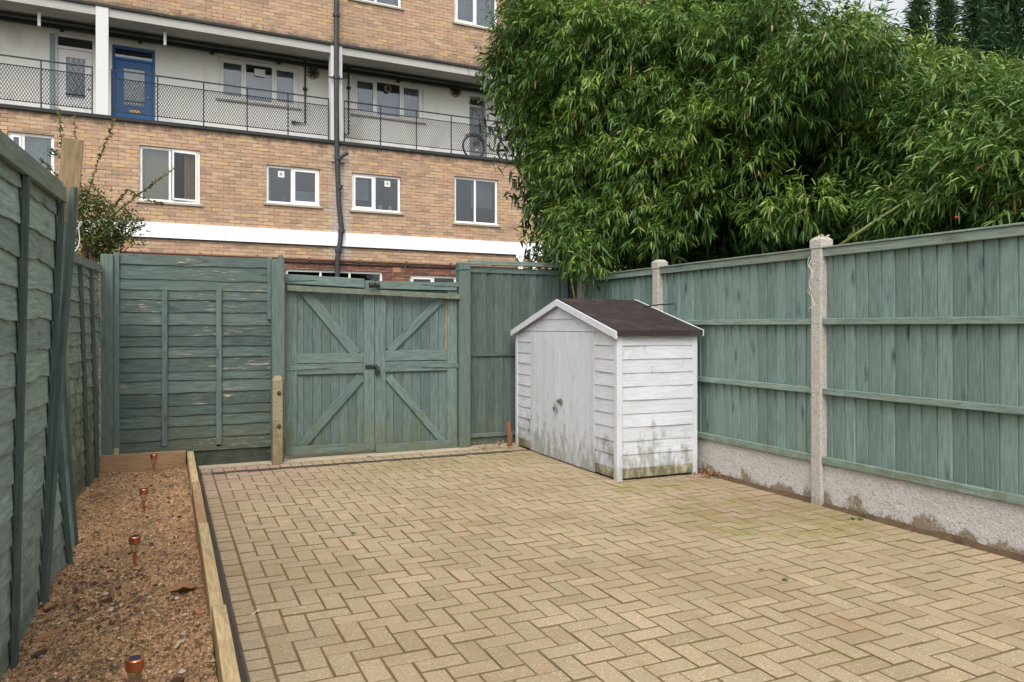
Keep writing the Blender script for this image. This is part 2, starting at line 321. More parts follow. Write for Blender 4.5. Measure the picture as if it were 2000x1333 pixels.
def paver():
    n = NT('block_pavers'); p = n.geo(); rn = (n.attr('rn'), 'Fac')
    base = n.ramp(rn, [(0, (.295, .228, .140)), (.25, (.375, .288, .182)), (.5, (.340, .274, .172)), (.7, (.400, .300, .192)), (.88, (.315, .262, .170)), (1, (.425, .322, .212))])
    sp = n.n('ShaderNodeSeparateXYZ'); n.set(sp, 0, p)
    # pinkish blocks at the far left corner and beside the gravel board
    def blob(x, y, rx, ry):
        a = n.math('DIVIDE', n.math('SUBTRACT', (sp, 0), x), rx); b = n.math('DIVIDE', n.math('SUBTRACT', (sp, 1), y), ry)
        d = n.math('SQRT', n.math('ADD', n.math('MULTIPLY', a, a), n.math('MULTIPLY', b, b)))
        w = n.noise(p, 3.2, 4); e = n.math('ADD', d, n.math('MULTIPLY_ADD', w, .9, -.45)); return n.ramp(e, [(.72, 1), (1., 0)])
    pk = n.math('MAXIMUM', blob(.62, 7.3, .85, 1.25), blob(3.98, 4.62, .55, .55)); pk = n.math('MAXIMUM', pk, blob(4.15, 5.7, .3, .35))
    c = n.mix(n.math('MULTIPLY', pk, .62), (base, 0), (.38, .25, .205))
    gr = n.noise(p, 150, 4, .8); c = n.mix(n.ramp(gr, [(.34, .75), (.52, 0)]), n.mo(c), (.19, .14, .09))
    vq = n.n('ShaderNodeTexVoronoi'); n.set(vq, 'Vector', p); vq.inputs['Scale'].default_value = 130; vc = n.n('ShaderNodeSeparateColor'); n.set(vc, 0, (vq, 'Color')); ln_ = n.noise(p, 4, 3)
    sv = n.math('MULTIPLY', n.ramp((vq, 'Distance'), [(.28, 1), (.48, 0)]), n.math('GREATER_THAN', n.math('ADD', (vc, 0), n.math('MULTIPLY', ln_, .35)), 1.04)); g2 = n.noise(p, 70, 5, .85); c = n.mix(n.ramp(g2, [(.36, .5), (.52, 0)]), n.mo(c), (.17, .125, .075)); c = n.mix(n.ramp(sv, [(.1, 0), (.6, .5)]), n.mo(c), (.66, .61, .52))
    mx = n.noise(p, 5.5, 5, .65)
    ms = n.math('MAXIMUM', blob(3.9, 4.2, .75, .85), blob(3.75, 5.35, .55, .3)); ms = n.math('MAXIMUM', ms, n.math('MULTIPLY', blob(2.6, 7.1, 1.3, .5), .6))
    c = n.mix(n.math('MULTIPLY', n.math('MULTIPLY', ms, n.ramp(mx, [(.40, 0), (.60, 1)])), .7), n.mo(c), (.19, .18, .05))
    d1 = n.noise(p, 1.3, 5, .6); c = n.mix(n.ramp(d1, [(.42, 0), (.72, .55)]), n.mo(c), (.215, .150, .085))
    d2 = n.noise(n.vec(p, (1.6, 1, 1)), 2.6, 6, .72); c = n.mix(n.ramp(d2, [(.60, 0), (.68, .5)]), n.mo(c), (.26, .16, .085))
    fl = n.n('ShaderNodeSeparateXYZ'); n.set(fl, 0, (n.attr('gc'), 'Vector')); jb = n.noise(p, 2.2, 6, .75)
    jc = n.mix(n.ramp(jb, [(.50, 0), (.62, 1)]), (.150, .108, .060), (.110, .115, .035))
    en = n.noise(p, 38, 3, .6); c = n.mix(n.ramp(n.math('ADD', (fl, 2), n.math('MULTIPLY_ADD', en, .5, -.25)), [(.25, 0), (.75, 1)]), n.mo(c), n.mo(jc))
    n.bump(n.math('ADD', gr, n.math('MULTIPLY', sv, .5)), .0016, .7)
    return n.fin(n.mo(c), .92, .15)
M['paver'] = paver()
def joint():
    n = NT('joint_sand'); p = n.geo(); a = n.noise(p, 90, 5, .7); b = n.noise(p, 2.2, 6, .75)
    c = n.mix(a, (.10, .07, .036), (.20, .145, .085)); c = n.mix(n.ramp(b, [(.53, 0), (.65, 1)]), n.mo(c), (.10, .11, .03))
    n.bump(a, .004); return n.fin(n.mo(c), 1., .1)
M['joint'] = joint()
def soil():
    n = NT('sandy_soil'); p = n.geo()
    a = n.noise(p, 170, 4, .8); b = n.noise(p, 40, 6, .75); d = n.noise(p, 5.5, 6, .7)
    c = n.ramp(a, [(.32, (.06, .034, .018)), (.43, (.27, .150, .075)), (.53, (.50, .30, .155)), (.62, (.70, .48, .28)), (.70, (.22, .15, .10))])
    c = n.mix(n.ramp(b, [(.42, .85), (.53, 0)]), (c, 0), (.080, .050, .030))
    c = n.mix(n.ramp(d, [(.52, 0), (.64, .75)]), n.mo(c), (.12, .078, .048))
    n.bump(n.math('ADD', n.math('MULTIPLY', a, .5), b), .008, .9); return n.fin(n.mo(c), 1., .1)
M['soil'] = soil()
M['edgesoil'] = plain('damp_brown_soil', (.105, .070, .042), 1., .5, 45, .1, bump=.006, spots=((.05, .06, .015), 6., .56, .7))
def pebbles():
    n = NT('soil_pebbles'); rn = (n.attr('rn'), 'Fac')
    c = n.ramp(rn, [(0, (.06, .045, .035)), (.2, (.18, .10, .055)), (.45, (.42, .22, .10)), (.7, (.55, .34, .18)), (.86, (.55, .47, .38)), (1, (.14, .13, .13))])
    return n.fin((c, 0), .9, .2)
M['pebble'] = pebbles()
def earth():
    n = NT('dark_earth_ground'); p = n.geo(); a = n.noise(p, 6, 6, .7); return n.fin(n.mo(n.mix(a, (.05, .055, .03), (.11, .10, .06))), 1., .1)
M['earth'] = earth()
def leaf(name, ca, cb, cc, spec=.45, rough=.42, trans=.25, tcol=None):
    n = NT(name); rn = (n.attr('rn'), 'Fac')
    c = n.ramp(rn, [(0, ca), (.5, cb), (.93, cc), (.965, cc), (.985, (.36, .27, .10)), (1, (.40, .27, .12))])
    n.fin((c, 0), rough, spec)
    tr = n.n('ShaderNodeBsdfTranslucent'); n.set(tr, 0, (c, 0)); mx = n.n('ShaderNodeMixShader'); mx.inputs[0].default_value = trans
    n.l(n.b, 0, mx, 1); n.l(tr, 0, mx, 2); n.l(mx, 0, n.out, 0); return n.m
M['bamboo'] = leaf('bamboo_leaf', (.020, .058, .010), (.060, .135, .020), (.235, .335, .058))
M['bamboo2'] = leaf('pale_bamboo_leaf', (.030, .080, .014), (.088, .168, .028), (.27, .36, .075))
M['conifer'] = leaf('conifer_needles', (.035, .08, .04), (.06, .125, .055), (.11, .18, .07), .2, .7, .1)
M['shrub'] = leaf('shrub_leaf', (.035, .07, .02), (.07, .12, .03), (.16, .20, .045), .4, .45, .2)
M['shoot'] = leaf('fresh_shoot_leaf', (.08, .13, .03), (.17, .24, .04), (.30, .34, .07), .4, .5, .3)
M['redleaf'] = leaf('reddish_shrub_leaf', (.11, .045, .03), (.17, .07, .04), (.10, .09, .03), .3, .6, .2)
M['weed'] = leaf('weed_leaf', (.06, .12, .02), (.11, .19, .03), (.18, .26, .05), .3, .6, .3)

# ------------------------------------------------------------ world and light
w = bpy.data.worlds.new('World'); bpy.context.scene.world = w; w.use_nodes = True
nt = w.node_tree; nt.nodes.clear()
sky = nt.nodes.new('ShaderNodeTexSky'); sky.sky_type = 'NISHITA'; sky.sun_disc = False
SE, SA = math.radians(52), math.radians(208)         # high, from behind the camera
sky.sun_elevation = SE; sky.sun_rotation = SA; sky.air_density = 1.; sky.dust_density = 5.; sky.ozone_density = 1.
hs = nt.nodes.new('ShaderNodeHueSaturation'); hs.inputs['Saturation'].default_value = .18; hs.inputs['Value'].default_value = 1.9
bg = nt.nodes.new('ShaderNodeBackground'); bg.inputs['Strength'].default_value = .15
wo = nt.nodes.new('ShaderNodeOutputWorld')
nt.links.new(sky.outputs[0], hs.inputs['Color']); nt.links.new(hs.outputs[0], bg.inputs[0]); nt.links.new(bg.outputs[0], wo.inputs[0])
sl = bpy.data.lights.new('sun', 'SUN'); sl.energy = .8; sl.angle = math.radians(28); sl.color = (1, .965, .92)
so = bpy.data.objects.new('sun', sl); C.objects.link(so)
sd = V((math.sin(SA)*math.cos(SE), math.cos(SA)*math.cos(SE), math.sin(SE)))     # towards the sun
so.rotation_euler = sd.to_track_quat('Z', 'Y').to_euler()
vs_ = bpy.context.scene.view_settings; vs_.view_transform = 'Standard'; vs_.look = 'None'; vs_.exposure = 0; vs_.gamma = 1

# ------------------------------------------------------------ ground, paving, drain
XL, U = .285, .1025; SX = .387; XR = 4.40; YF = 1.6; YB = 7.45
m = MB(); m.bx(-150, 150, -60, 240, -.6, -.05); struct(m, 'ground', M['earth'])
m = MB(); m.bx(.20, 4.60, 1.5, 8.1, -.049, -.0042); struct(m, 'joint_sand', M['joint'])
def block(mb, x0, x1, y0, y1, zt=0.0):
    g = .0034; x0 += g; x1 -= g; g = .0052; y0 += g; y1 -= g
    if x1-x0 < .012 or y1-y0 < .012: return
    z = zt+R_(-.0022, .0022); b = .0038; dz = [R_(-.0012, .0012) for _ in range(4)]
    sk = [(R_(-.0012, .0012), R_(-.0012, .0012)) for _ in range(4)]
    cs = [(x0, y0), (x1, y0), (x1, y1), (x0, y1)]; ins = [(b, b), (-b, b), (-b, -b), (b, -b)]
    vs = [(cs[i][0]+sk[i][0], cs[i][1]+sk[i][1], z-.04) for i in range(4)] + [(cs[i][0]+sk[i][0], cs[i][1]+sk[i][1], z-.0030) for i in range(4)] + \
         [(cs[i][0]+ins[i][0]+sk[i][0], cs[i][1]+ins[i][1]+sk[i][1], z+dz[i]) for i in range(4)]
    fs = [(8, 9, 10, 11)]
    for i in range(4):
        j = (i+1) % 4; fs += [(i, j, 4+j, 4+i), (4+i, 4+j, 8+j, 8+i)]
    mb.add(vs, fs, [(v[0], v[1], 1. if i < 8 else 0.) for i, v in enumerate(vs)])
Y0 = 5.409
pm = MB()
XE = SX+U*37.9
for t in range(-60, 60):
    for q in range(-30, 30):
        i = t+4*q; j = 1-t
        for (a, b, c, d) in ((i, i+2, j-1, j), (i, i+1, j-3, j-1)):
            x0, x1, y0, y1 = SX+a*U, SX+b*U, Y0+c*U, Y0+d*U
            x0, x1, y0, y1 = max(x0, SX), min(x1, XE), max(y0, YF), min(y1, YB)
            if x1 > x0 and y1 > y0: block(pm, x0, x1, y0, y1)
y = YF
while y < YB: block(pm, XL, SX-.003, y, y+U); block(pm, XE+.003, XE+2*U, y+.02, y+U+.02); y += U
x = XL
while x < 4.5: block(pm, x, x+U, YB+.10, YB+.10+2*U*.98); x += U
struct(pm, 'paving', M['paver'])
# slot drain
m = MB(); x = XL
m.bx(XL, 3.4, YB+.004, YB+.018, -.04, .001); m.bx(XL, 3.4, YB+.078, YB+.092, -.04, .001)
while x < 3.4: m.bx(x, x+.02, YB+.018, YB+.078, -.012, 0.); x += .042
solo(m, 'drain_channel', M['pipe'], (1.8, YB+.05, 0), 'narrow slotted metal drain set in the paving in front of the gates', 'drain')
m = MB(); m.bx(.25, 4.5, YB+.312, 8.3, -.04, .006); struct(m, 'concrete_threshold', M['concstrip'])
# dark edging strip beside the bed
m = MB()
for k in range(12): m.bx(.243, .262, 1.5+k*.55, 1.5+k*.55+.547, -.04, .045+R_(0, .006), 1)
for k in range(12): m.bx(.268, .281, 1.5+k*.55, 1.5+k*.55+.547, -.04, .012+R_(0, .006), 1)
solo(m, 'edging_strip', M['edging'], (.26, 4.5, 0), 'dark edging strip between the timber bed border and the paving', 'edging', bevel=.003)

# ------------------------------------------------------------ planting bed
BT = .14
bed = thing('bed_border', (.2, 5, 0), 'pale timber board border around the long sandy planting bed', 'bed edging')
ys = [1.2, 2.35, 3.52, 5.0, 6.35, 7.88]
for k in range(5):
    m = MB(); a, b = ys[k]+.003, ys[k+1]-.003; dx = (-.001, .001, -.002, .0, .001)[k]
    m.box(V((.172+dx, a, -.05+.004*k)), V((.006-.0, b-a, .004)), V((.056, 0, 0)), V((0, 0, .05+BT+R_(-.002, .002))))
    part(m, 'side_board', M['timber_o'] if k == 3 else M['timber'], bed, .004)
m = MB(); m.bx(-.72, .168, 7.845, 7.885, -.05, .172, 0); part(m, 'end_board', M['timber_o'], bed, .004)
def soil_h(x, y):
    h = .018+.03*mn.noise(V((x*2.1, y*2.1, 0)))+.022*mn.noise(V((x*7, y*7, 3)))+.020*mn.noise(V((x*19, y*19, 5)))+.013*mn.noise(V((x*48, y*48, 9)))
    h += .045*math.exp(-((x+.72)/.10)**2)*max(0, 1-(y-1)/9)+.02*math.exp(-((x-.16)/.08)**2)
    if y < 5: h += .01*(5-y)
    return h
gx = np.linspace(-1.0, .172, 150); gy = np.linspace(1.8, 7.85, 700)
vs = []; fs = []
for j, yy in enumerate(gy):
    for i, xx in enumerate(gx): vs.append((xx, yy, soil_h(xx, yy)))
nx = len(gx)
for j in range(len(gy)-1):
    for i in range(nx-1): a = j*nx+i; fs.append((a, a+1, a+1+nx, a+nx))
m = MB(); m.add(vs, fs); struct(m, 'soil', M['soil'], smooth=True)
m = MB()
for k in range(24000):
    x = R_(-.85, .168); y = 1.5+6.3*random.random()**1.5; s = R_(.0018, .0062)*(1 if random.random() < .95 else 2.2); z = soil_h(x, y)+s*.3
    rx = R_(.6, 1.3); an = R_(0, 3.1); ca, sa = math.cos(an), math.sin(an)
    vv = []
    for (a, b, c) in ((1, 0, 0), (0, 1, 0), (-1, 0, 0), (0, -1, 0), (.2, .1, 1), (0, 0, -.8)):
        a *= rx*R_(.7, 1.2); b *= R_(.7, 1.2); vv.append((x+s*(a*ca-b*sa), y+s*(a*sa+b*ca), z+s*c*.75))
    m.add(vv, [(0, 1, 4), (1, 2, 4), (2, 3, 4), (3, 0, 4), (1, 0, 5), (2, 1, 5), (3, 2, 5), (0, 3, 5)])
for k in range(700):
    x = R_(-.6, .15); y = 1.9+5.8*random.random()**1.4
    if k % 3 == 0: x, y = R_(-.45, -.1), 4.2+R_(-.5, .5)
    s = R_(.005, .016); z = soil_h(x, y)+s*.2; vv = [(x+s*a*R_(.6, 1.3), y+s*b*R_(.6, 1.3), z+s*c*R_(.5, 1)) for (a, b, c) in ((1, 0, 0), (0, 1, 0), (-1, 0, 0), (0, -1, 0), (.2, .1, .9), (0, 0, -.8))]
    m.add(vv, [(0, 1, 4), (1, 2, 4), (2, 3, 4), (3, 0, 4), (1, 0, 5), (2, 1, 5), (3, 2, 5), (0, 3, 5)], None, R_(0, .16) if random.random() < .8 else R_(.6, .9))
struct(m, 'soil_pebbles', M['pebble'], kind='stuff')
# terracotta shards, leaves
def shard(px, py, L, W, T, an, mat, name, label, cat, group=None, tilt=.1):
    p = gnd(px, py, .03); z = soil_h(p.x, p.y); m = MB(); n = 7; vs = []
    for top in (0, 1):
        for i in range(n):
            t = 2*math.pi*i/n; rr = R_(.75, 1.1); x = math.cos(t)*L/2*rr; y = math.sin(t)*W/2*rr*1.1
            vs.append((p.x+x*math.cos(an)-y*math.sin(an), p.y+x*math.sin(an)+y*math.cos(an), z+(T if top else -.006)+x*tilt))
    m.add(vs, [tuple(range(n-1, -1, -1)), tuple(range(n, 2*n))]+[(i, (i+1) % n, n+(i+1) % n, n+i) for i in range(n)])
    solo(m, name, mat, (p.x, p.y, z), label, cat, group, bevel=.002)
G1 = 'terracotta shards lying in the bed'
shard(95, 1245, .13, .05, .014, .4, M['terracotta'], 'terracotta_shard', 'largest flat orange terracotta shard, lying by the left fence near the bottom corner', 'shard', G1)
shard(140, 1162, .10, .02, .012, .45, M['terracotta'], 'terracotta_shard', 'narrow orange shard poking out beside the foot of the leaning battens', 'shard', G1)
shard(100, 1188, .10, .022, .014, .3, M['rust'], 'terracotta_shard', 'dark red brown sliver at the foot of the leaning fence battens', 'shard', G1)
shard(206, 1176, .07, .016, .012, .3, M['rust'], 'terracotta_shard', 'small dark red sliver between the leaning battens and the dry leaf', 'shard', G1)
shard(392, 1216, .04, .035, .02, .3, M['terracotta'], 'terracotta_shard', 'small squarish orange shard close to the timber border', 'shard', G1)
shard(340, 1222, .045, .02, .006, .2, M['terracotta'], 'terracotta_shard', 'flat pale orange chip just left of the squarish shard', 'shard', G1)
shard(258, 1237, .05, .012, .008, .2, M['terracotta'], 'terracotta_shard', 'thin orange chip in the middle of the bed, nearer than the dry leaf', 'shard', G1)
shard(345, 1332, .05, .04, .03, .2, M['rust'], 'stone', 'reddish stone at the bottom edge of the soil', 'stone')
shard(80, 1283, .06, .035, .02, .9, M['bark'], 'stone', 'dark flat stone under the largest terracotta shard', 'stone')
def dryleaf(p, L, W, an, mat, name, label, cat, group=None, curl=.35, up=.0):
    m = MB(); nx_, ny_ = 8, 5; vs = []; fs = []
    for i in range(nx_):
        t = i/(nx_-1)
        wd = W*math.sin(math.pi*min(1, t*.93+.05))**.7*(1+.25*math.sin(t*17+L*99))
        for j in range(ny_):
            s = (j/(ny_-1)-.5); x = (t-.5)*L; y = s*wd
            z = .004+up+curl*abs(s)*wd*1.1+curl*.5*L*(t-.5)**2+.006*math.sin(t*9+s*5)
            vs.append((p.x+x*math.cos(an)-y*math.sin(an), p.y+x*math.sin(an)+y*math.cos(an), p.z+z))
    for i in range(nx_-1):
        for j in range(ny_-1): a = i*ny_+j; fs.append((a, a+1, a+1+ny_, a+ny_))
    m.add(vs, fs); return solo(m, name, mat, p, label, cat, group, smooth=True)
def sg(px, py): p = gnd(px, py, .03); p.z = soil_h(p.x, p.y); return p
GL = 'fallen leaves on the bed'
dryleaf(sg(358, 1155)+V((0, 0, .012)), .125, .10, .1, M['deadleaf'], 'dry_leaf', 'large curled brown leaf lying on the soil near the timber border', 'leaf', GL, .5)
dryleaf(sg(355, 1003), .07, .03, .2, M['deadleaf'], 'dry_leaf', 'small pinkish brown leaf farther up the bed by the border', 'leaf', GL)
dryleaf(sg(350, 1272), .09, .018, 1.1, M['paleleaf'], 'dry_leaf', 'thin pale curled leaf on the soil near the bottom of the bed', 'leaf', GL)
dryleaf(sg(226, 943), .05, .03, .3, M['paleleaf'], 'dry_leaf', 'pale bleached leaf on the far part of the soil', 'leaf', GL)
dryleaf(V((gnd(500, 1198).x, gnd(500, 1198).y, 0)), .07, .010, .9, M['paleleaf'], 'dry_leaf', 'pale straw leaf on the edge pavers beside the border', 'leaf', curl=.1)

# solar stake lights
def stake_light(px, py, label, z0=None, pos=None):
    p = V(pos) if pos else gnd(px, py, .03); z = soil_h(p.x, p.y) if z0 is None else z0; p.z = z
    t = thing('solar_stake_light', p, label, 'garden light', 'solar lights standing in the bed')
    m = MB(); m.lathe(p, [(0, -.08), (.009, -.06), (.009, .075), (.013, .078), (.013, .084), (0, .084)], 12); part(m, 'stake', M['coppershine'], t, smooth=False)
    m = MB(); pr = []
    m.lathe(p, [(.016, .078), (.020, .10), (.026, .130)], 16)
    for k in range(8):
        an = k*math.pi/4; m.tube([p+V((math.cos(an)*.0145, math.sin(an)*.0145, .085)), p+V((math.cos(an)*.0255, math.sin(an)*.0255, .133))], .0012, 4)
    part(m, 'lens', M['clear'], t, smooth=True)
    m = MB(); m.lathe(p, [(.0, .130), (.029, .130), (.030, .133), (.0305, .166), (.028, .170), (.0, .170)], 20); cp = part(m, 'cap', M['coppershine'], t)
    m = MB(); m.bx(p.x-.018, p.x+.018, p.y-.018, p.y+.018, p.z+.1703, p.z+.1718); part(m, 'solar_cell', M['solar'], cp)
stake_light(299, 912, 'copper stake light standing before the end board, farthest in the bed', pos=(-.105, 7.66, 0))
stake_light(281, 992, 'copper stake light second from the far end of the bed')
stake_light(263, 1105, 'copper stake light in the middle of the bed, level with the leaning battens')
stake_light(0, 0, 'nearest copper stake light, cut by the bottom edge of the picture', pos=(-.099, 2.92, 0))

# ------------------------------------------------------------ lap panels
class Patch:
    def __init__(s, a, b, c, d):      # a,b bottom start/end; c,d top start/end
        s.a, s.b, s.c, s.d = map(V, (a, b, c, d)); s.n = ((s.b-s.a).cross(s.c-s.a)).normalized()
        s.L = (s.b-s.a).length; s.Hh = (s.c-s.a).length
    def __call__(s, u, v, o=0.):
        return s.a*(1-u)*(1-v)+s.b*u*(1-v)+s.c*(1-u)*v+s.d*u*v+s.n*o
def lap(P, nb, wav, sg_=16, sag=.0, lip=.017, jit=.004):
    m = MB(); s = 1
    for k in range(nb):
        ov = .25/nb
        ph = R_(0, 99); off = (R_(0, 40), R_(0, 40), R_(0, 40)); vs = []; gs = []
        vb = k/nb + R_(-1, 1)*jit/P.Hh; vt = (k+1)/nb+ov
        vt = min(vt, 1.0)
        for i in range(sg_+1):
            u = i/sg_; wv = wav*(mn.noise(V((u*P.L*3.2+ph, k*1.7, 0)))+.55*mn.noise(V((u*P.L*10+ph, k*3.1, 4))))/P.Hh
            bulge = .006*mn.noise(V((u*P.L*2.3+ph, 7, k)))
            lo = max(0, vb+wv)
            for (v_, o_) in ((vt, .004), (lo, lip+bulge), (lo, lip-.009+bulge), (vt, -.003)):
                vs.append(P(u, v_, o_)); gs.append((u*P.L+off[0], v_*P.Hh+off[1], off[2]+o_))
        fs = []
        for i in range(sg_):
            a = i*4
            for q in range(4): b = (q+1) % 4; fs.append((a+q, a+b, a+4+b, a+4+q))
        fs += [(3, 2, 1, 0), tuple(sg_*4+q for q in range(4))]
        m.add(vs, fs, gs)
    return m
def patch_batten(m, P, u0, v0, u1, v1, w, t, off):
    p, q = P(u0, v0, off+t/2), P(u1, v1, off+t/2); m.bar(p, q, w, t, P.n)
# left fence, leaning
lf = thing('lap_fence', (-.6, 5, 0), 'leaning green overlap fence of wavy horizontal boards along the left of the bed', 'fence')
A = Patch((-.60, 1.3, 0), (-.565, 4.22, .0), (-.68, 1.3, 2.00), (-.47, 4.16, 2.0))
pa = part(lap(A, 16, .016, 60), 'lap_panel', M['fence_l'], lf)
m = MB()
for u in (.12, .33, .54, .755, .985): patch_batten(m, A, u+.01, .0, u, .965, .045, .022, .018)
part(m, 'batten', M['batten'], pa, .003)
m = MB(); patch_batten(m, A, 0, .985, 1, .985, .075, .022, .018); m.bar(A(0, 1.01, .0), A(1, 1.01, .0), .05, .02, V((0, 0, 1))); part(m, 'capping', M['cap'], pa, .003)
B = Patch((-.575, 4.36, 0), (-.52, 4.98, .0), (-.66, 4.36, 1.75), (-.66, 4.98, 1.75))
pb = part(lap(B, 14, .02, 16), 'lap_panel', M['fence_l'], lf)
m = MB()
for u, u2 in ((.95, .93),): patch_batten(m, B, u, .0, u2, .97, .04, .022, .018)
part(m, 'batten', M['batten'], pb, .003)
Cc = Patch((-.74, 5.15, 0), (-.565, 7.85, .0), (-.80, 5.15, 1.90), (-.57, 7.85, 1.90))
pc = part(lap(Cc, 16, .028, 36, jit=.012), 'lap_panel', M['fence_l2'], lf)
m = MB()
for u, u2 in ((.10, .1), (.42, .38), (.74, .655), (.91, .83)): patch_batten(m, Cc, u, .0, u2, .97, .04, .022, .018)
part(m, 'batten', M['batten'], pc, .003)
m = MB(); patch_batten(m, Cc, 0, .985, 1, .985, .07, .022, .018); part(m, 'capping', M['cap'], pc, .003)
# leaning timber post: painted low, bare top
pt0, pt1 = gnd(82, 1195), at(141, 272, 4.26)
pt1 = V((-.415, 4.27, 2.26)); pt0 = V((-.585, 4.28, -.02)); ax = (pt1-pt0); bx_ = V((.085, .02, 0)); cy_ = V((-.016, .075, 0))
m = MB(); m.box(pt0-bx_/2-cy_/2, ax*.82, bx_, cy_); po = part(m, 'fence_post', M['post_g'], lf, .004)
m = MB(); m.box(pt0+ax*.8201-bx_/2-cy_/2, ax*.18, bx_, cy_); part(m, 'bare_post_top', M['post_bare'], po, .004)
m = MB(); m.bar((-.53, 5.08, 0), (-.66, 5.08, 1.55), .07, .06, (1, 0, 0)); part(m, 'fence_post', M['batten'], lf, .004)
# loose battens leaning on it
GB = 'loose battens leaning against the left fence'
def loose(p, q, w, t, label, mt='batten'):
    m = MB(); m.bar(p, q, w, t, (1, -.35, .1)); solo(m, 'loose_batten', M[mt], V(p), label, 'batten', GB, bevel=.003)
loose((-.530, 4.205, .0), (-.405, 4.205, 2.02), .034, .024, 'dark green batten nearest the bed, propped along the leaning post from the ground')
loose((-.505, 5.30, .0), (-.60, 5.28, 1.45), .05, .025, 'dark batten farthest from the leaning post, standing beyond the short broken panel')
# white cable on the post
m = MB(); pts = []
base = at(148, 455, 4.45)
for i in range(40):
    t = i/39; pts.append(base+V((.012*math.sin(t*15)+.03*math.sin(t*6.0), .01*math.cos(t*13), .02+.07*math.sin(t*7.)-.12*t)))
m.tube(pts, .0028, 6); solo(m, 'cable', M['cable'], base, 'white cable hanging in loops from the leaning timber post', 'cable', smooth=True)

# ------------------------------------------------------------ back boundary: panel, gates, right fence bay
def bp(px, py, y): s, z = onplane(px, py, V((0, y)), V((1, 0))); return V((s, y, z))
YD = 7.93
bf = thing('lap_fence', (.2, YD, 0), 'dark green peeling overlap panel between timber posts, left of the gates', 'fence')
xl, xr = bp(233, 700, YD).x, bp(529, 700, YD).x; zb, zt = .165, 2.03
D = Patch((xl, YD+.02, zb), (xr, YD+.02, zb), (xl, YD+.02, zt), (xr, YD+.02, zt))
print('Dn', D.n)
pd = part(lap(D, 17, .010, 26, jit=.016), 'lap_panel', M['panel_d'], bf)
m = MB()
def vb(m, px, y0, y1, w, yy, t=.02):
    a, b = bp(px, y0, yy), bp(px, y1, yy); m.bx(a.x-w/2, a.x+w/2, yy-t, yy, b.z, a.z, 2)
vb(m, 321.5, 568, 872, .05, YD+.0); vb(m, 427.5, 561, 872, .05, YD+.0)
part(m, 'batten', M['post_g'], pd, .003)
m = MB(); vb(m, 227, 494, 875, .05, YD+.001); part(m, 'batten', M['post_g'], pd, .003)
m = MB(); vb(m, 526.5, 502, 624, .045, YD-.004); part(m, 'batten', M['post_g'], pd, .003)
m = MB(); m.bx(xl, xr+.01, YD-.02, YD+.01, .150, .205); part(m, 'bottom_rail', M['panel_d'], pd, .003)
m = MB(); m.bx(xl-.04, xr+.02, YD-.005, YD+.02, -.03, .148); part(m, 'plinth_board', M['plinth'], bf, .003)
m = MB(); a, b = bp(196, 880, YD-.04).x, bp(221, 880, YD-.04).x; m.bx(a, b, YD-.06, YD+.06, 0, bp(208, 498, YD).z, 2); part(m, 'fence_post', M['post_g'], bf, .005)
m = MB(); a, b = bp(531, 800, YD-.1).x, bp(555, 800, YD-.1).x; m.bx(a, b, YD-.12, YD+.0, 0, bp(545, 507, YD-.1).z, 2)
m.bx(a+.07, a+.105, YD-.10, YD-.02, bp(545, 507, YD-.1).z-.02, bp(545, 498, YD-.1).z, 2)
part(m, 'fence_post', M['post_g'], bf, .005)
# concrete spur
ysp = 7.715; a, b = bp(534, 850, ysp).x, bp(553.5, 850, ysp).x; zt_ = bp(545, 737, ysp).z
m = MB(); m.box(V((a-.006, ysp, -.03)), V((0, 0, zt_)), V((b-a, 0, 0)), V((0, .09, 0)))
c1, c2 = a+.018, b-.018; z0 = zt_-.03
m.add([(a-.006, ysp, z0), (b-.006, ysp, z0), (b-.006, ysp+.09, z0), (a-.006, ysp+.09, z0), (c1, ysp+.03, z0+.04), (c2, ysp+.03, z0+.04), (c2, ysp+.09, z0+.04), (c1, ysp+.09, z0+.04)],
      [(0, 1, 5, 4), (1, 2, 6, 5), (2, 3, 7, 6), (3, 0, 4, 7), (4, 5, 6, 7)])
sp_ = part(m, 'concrete_spur', M['oldconc'], bf, .004)
m = MB()
for yy in (768, 833): m = MB(); q = bp(545, yy, ysp); m.lathe(q, [(.0, .018), (.010, .018), (.012, .010), (.022, .008), (.022, -.0)], 6, (0, -1, 0)); part(m, 'bolt', M['rust'], sp_)

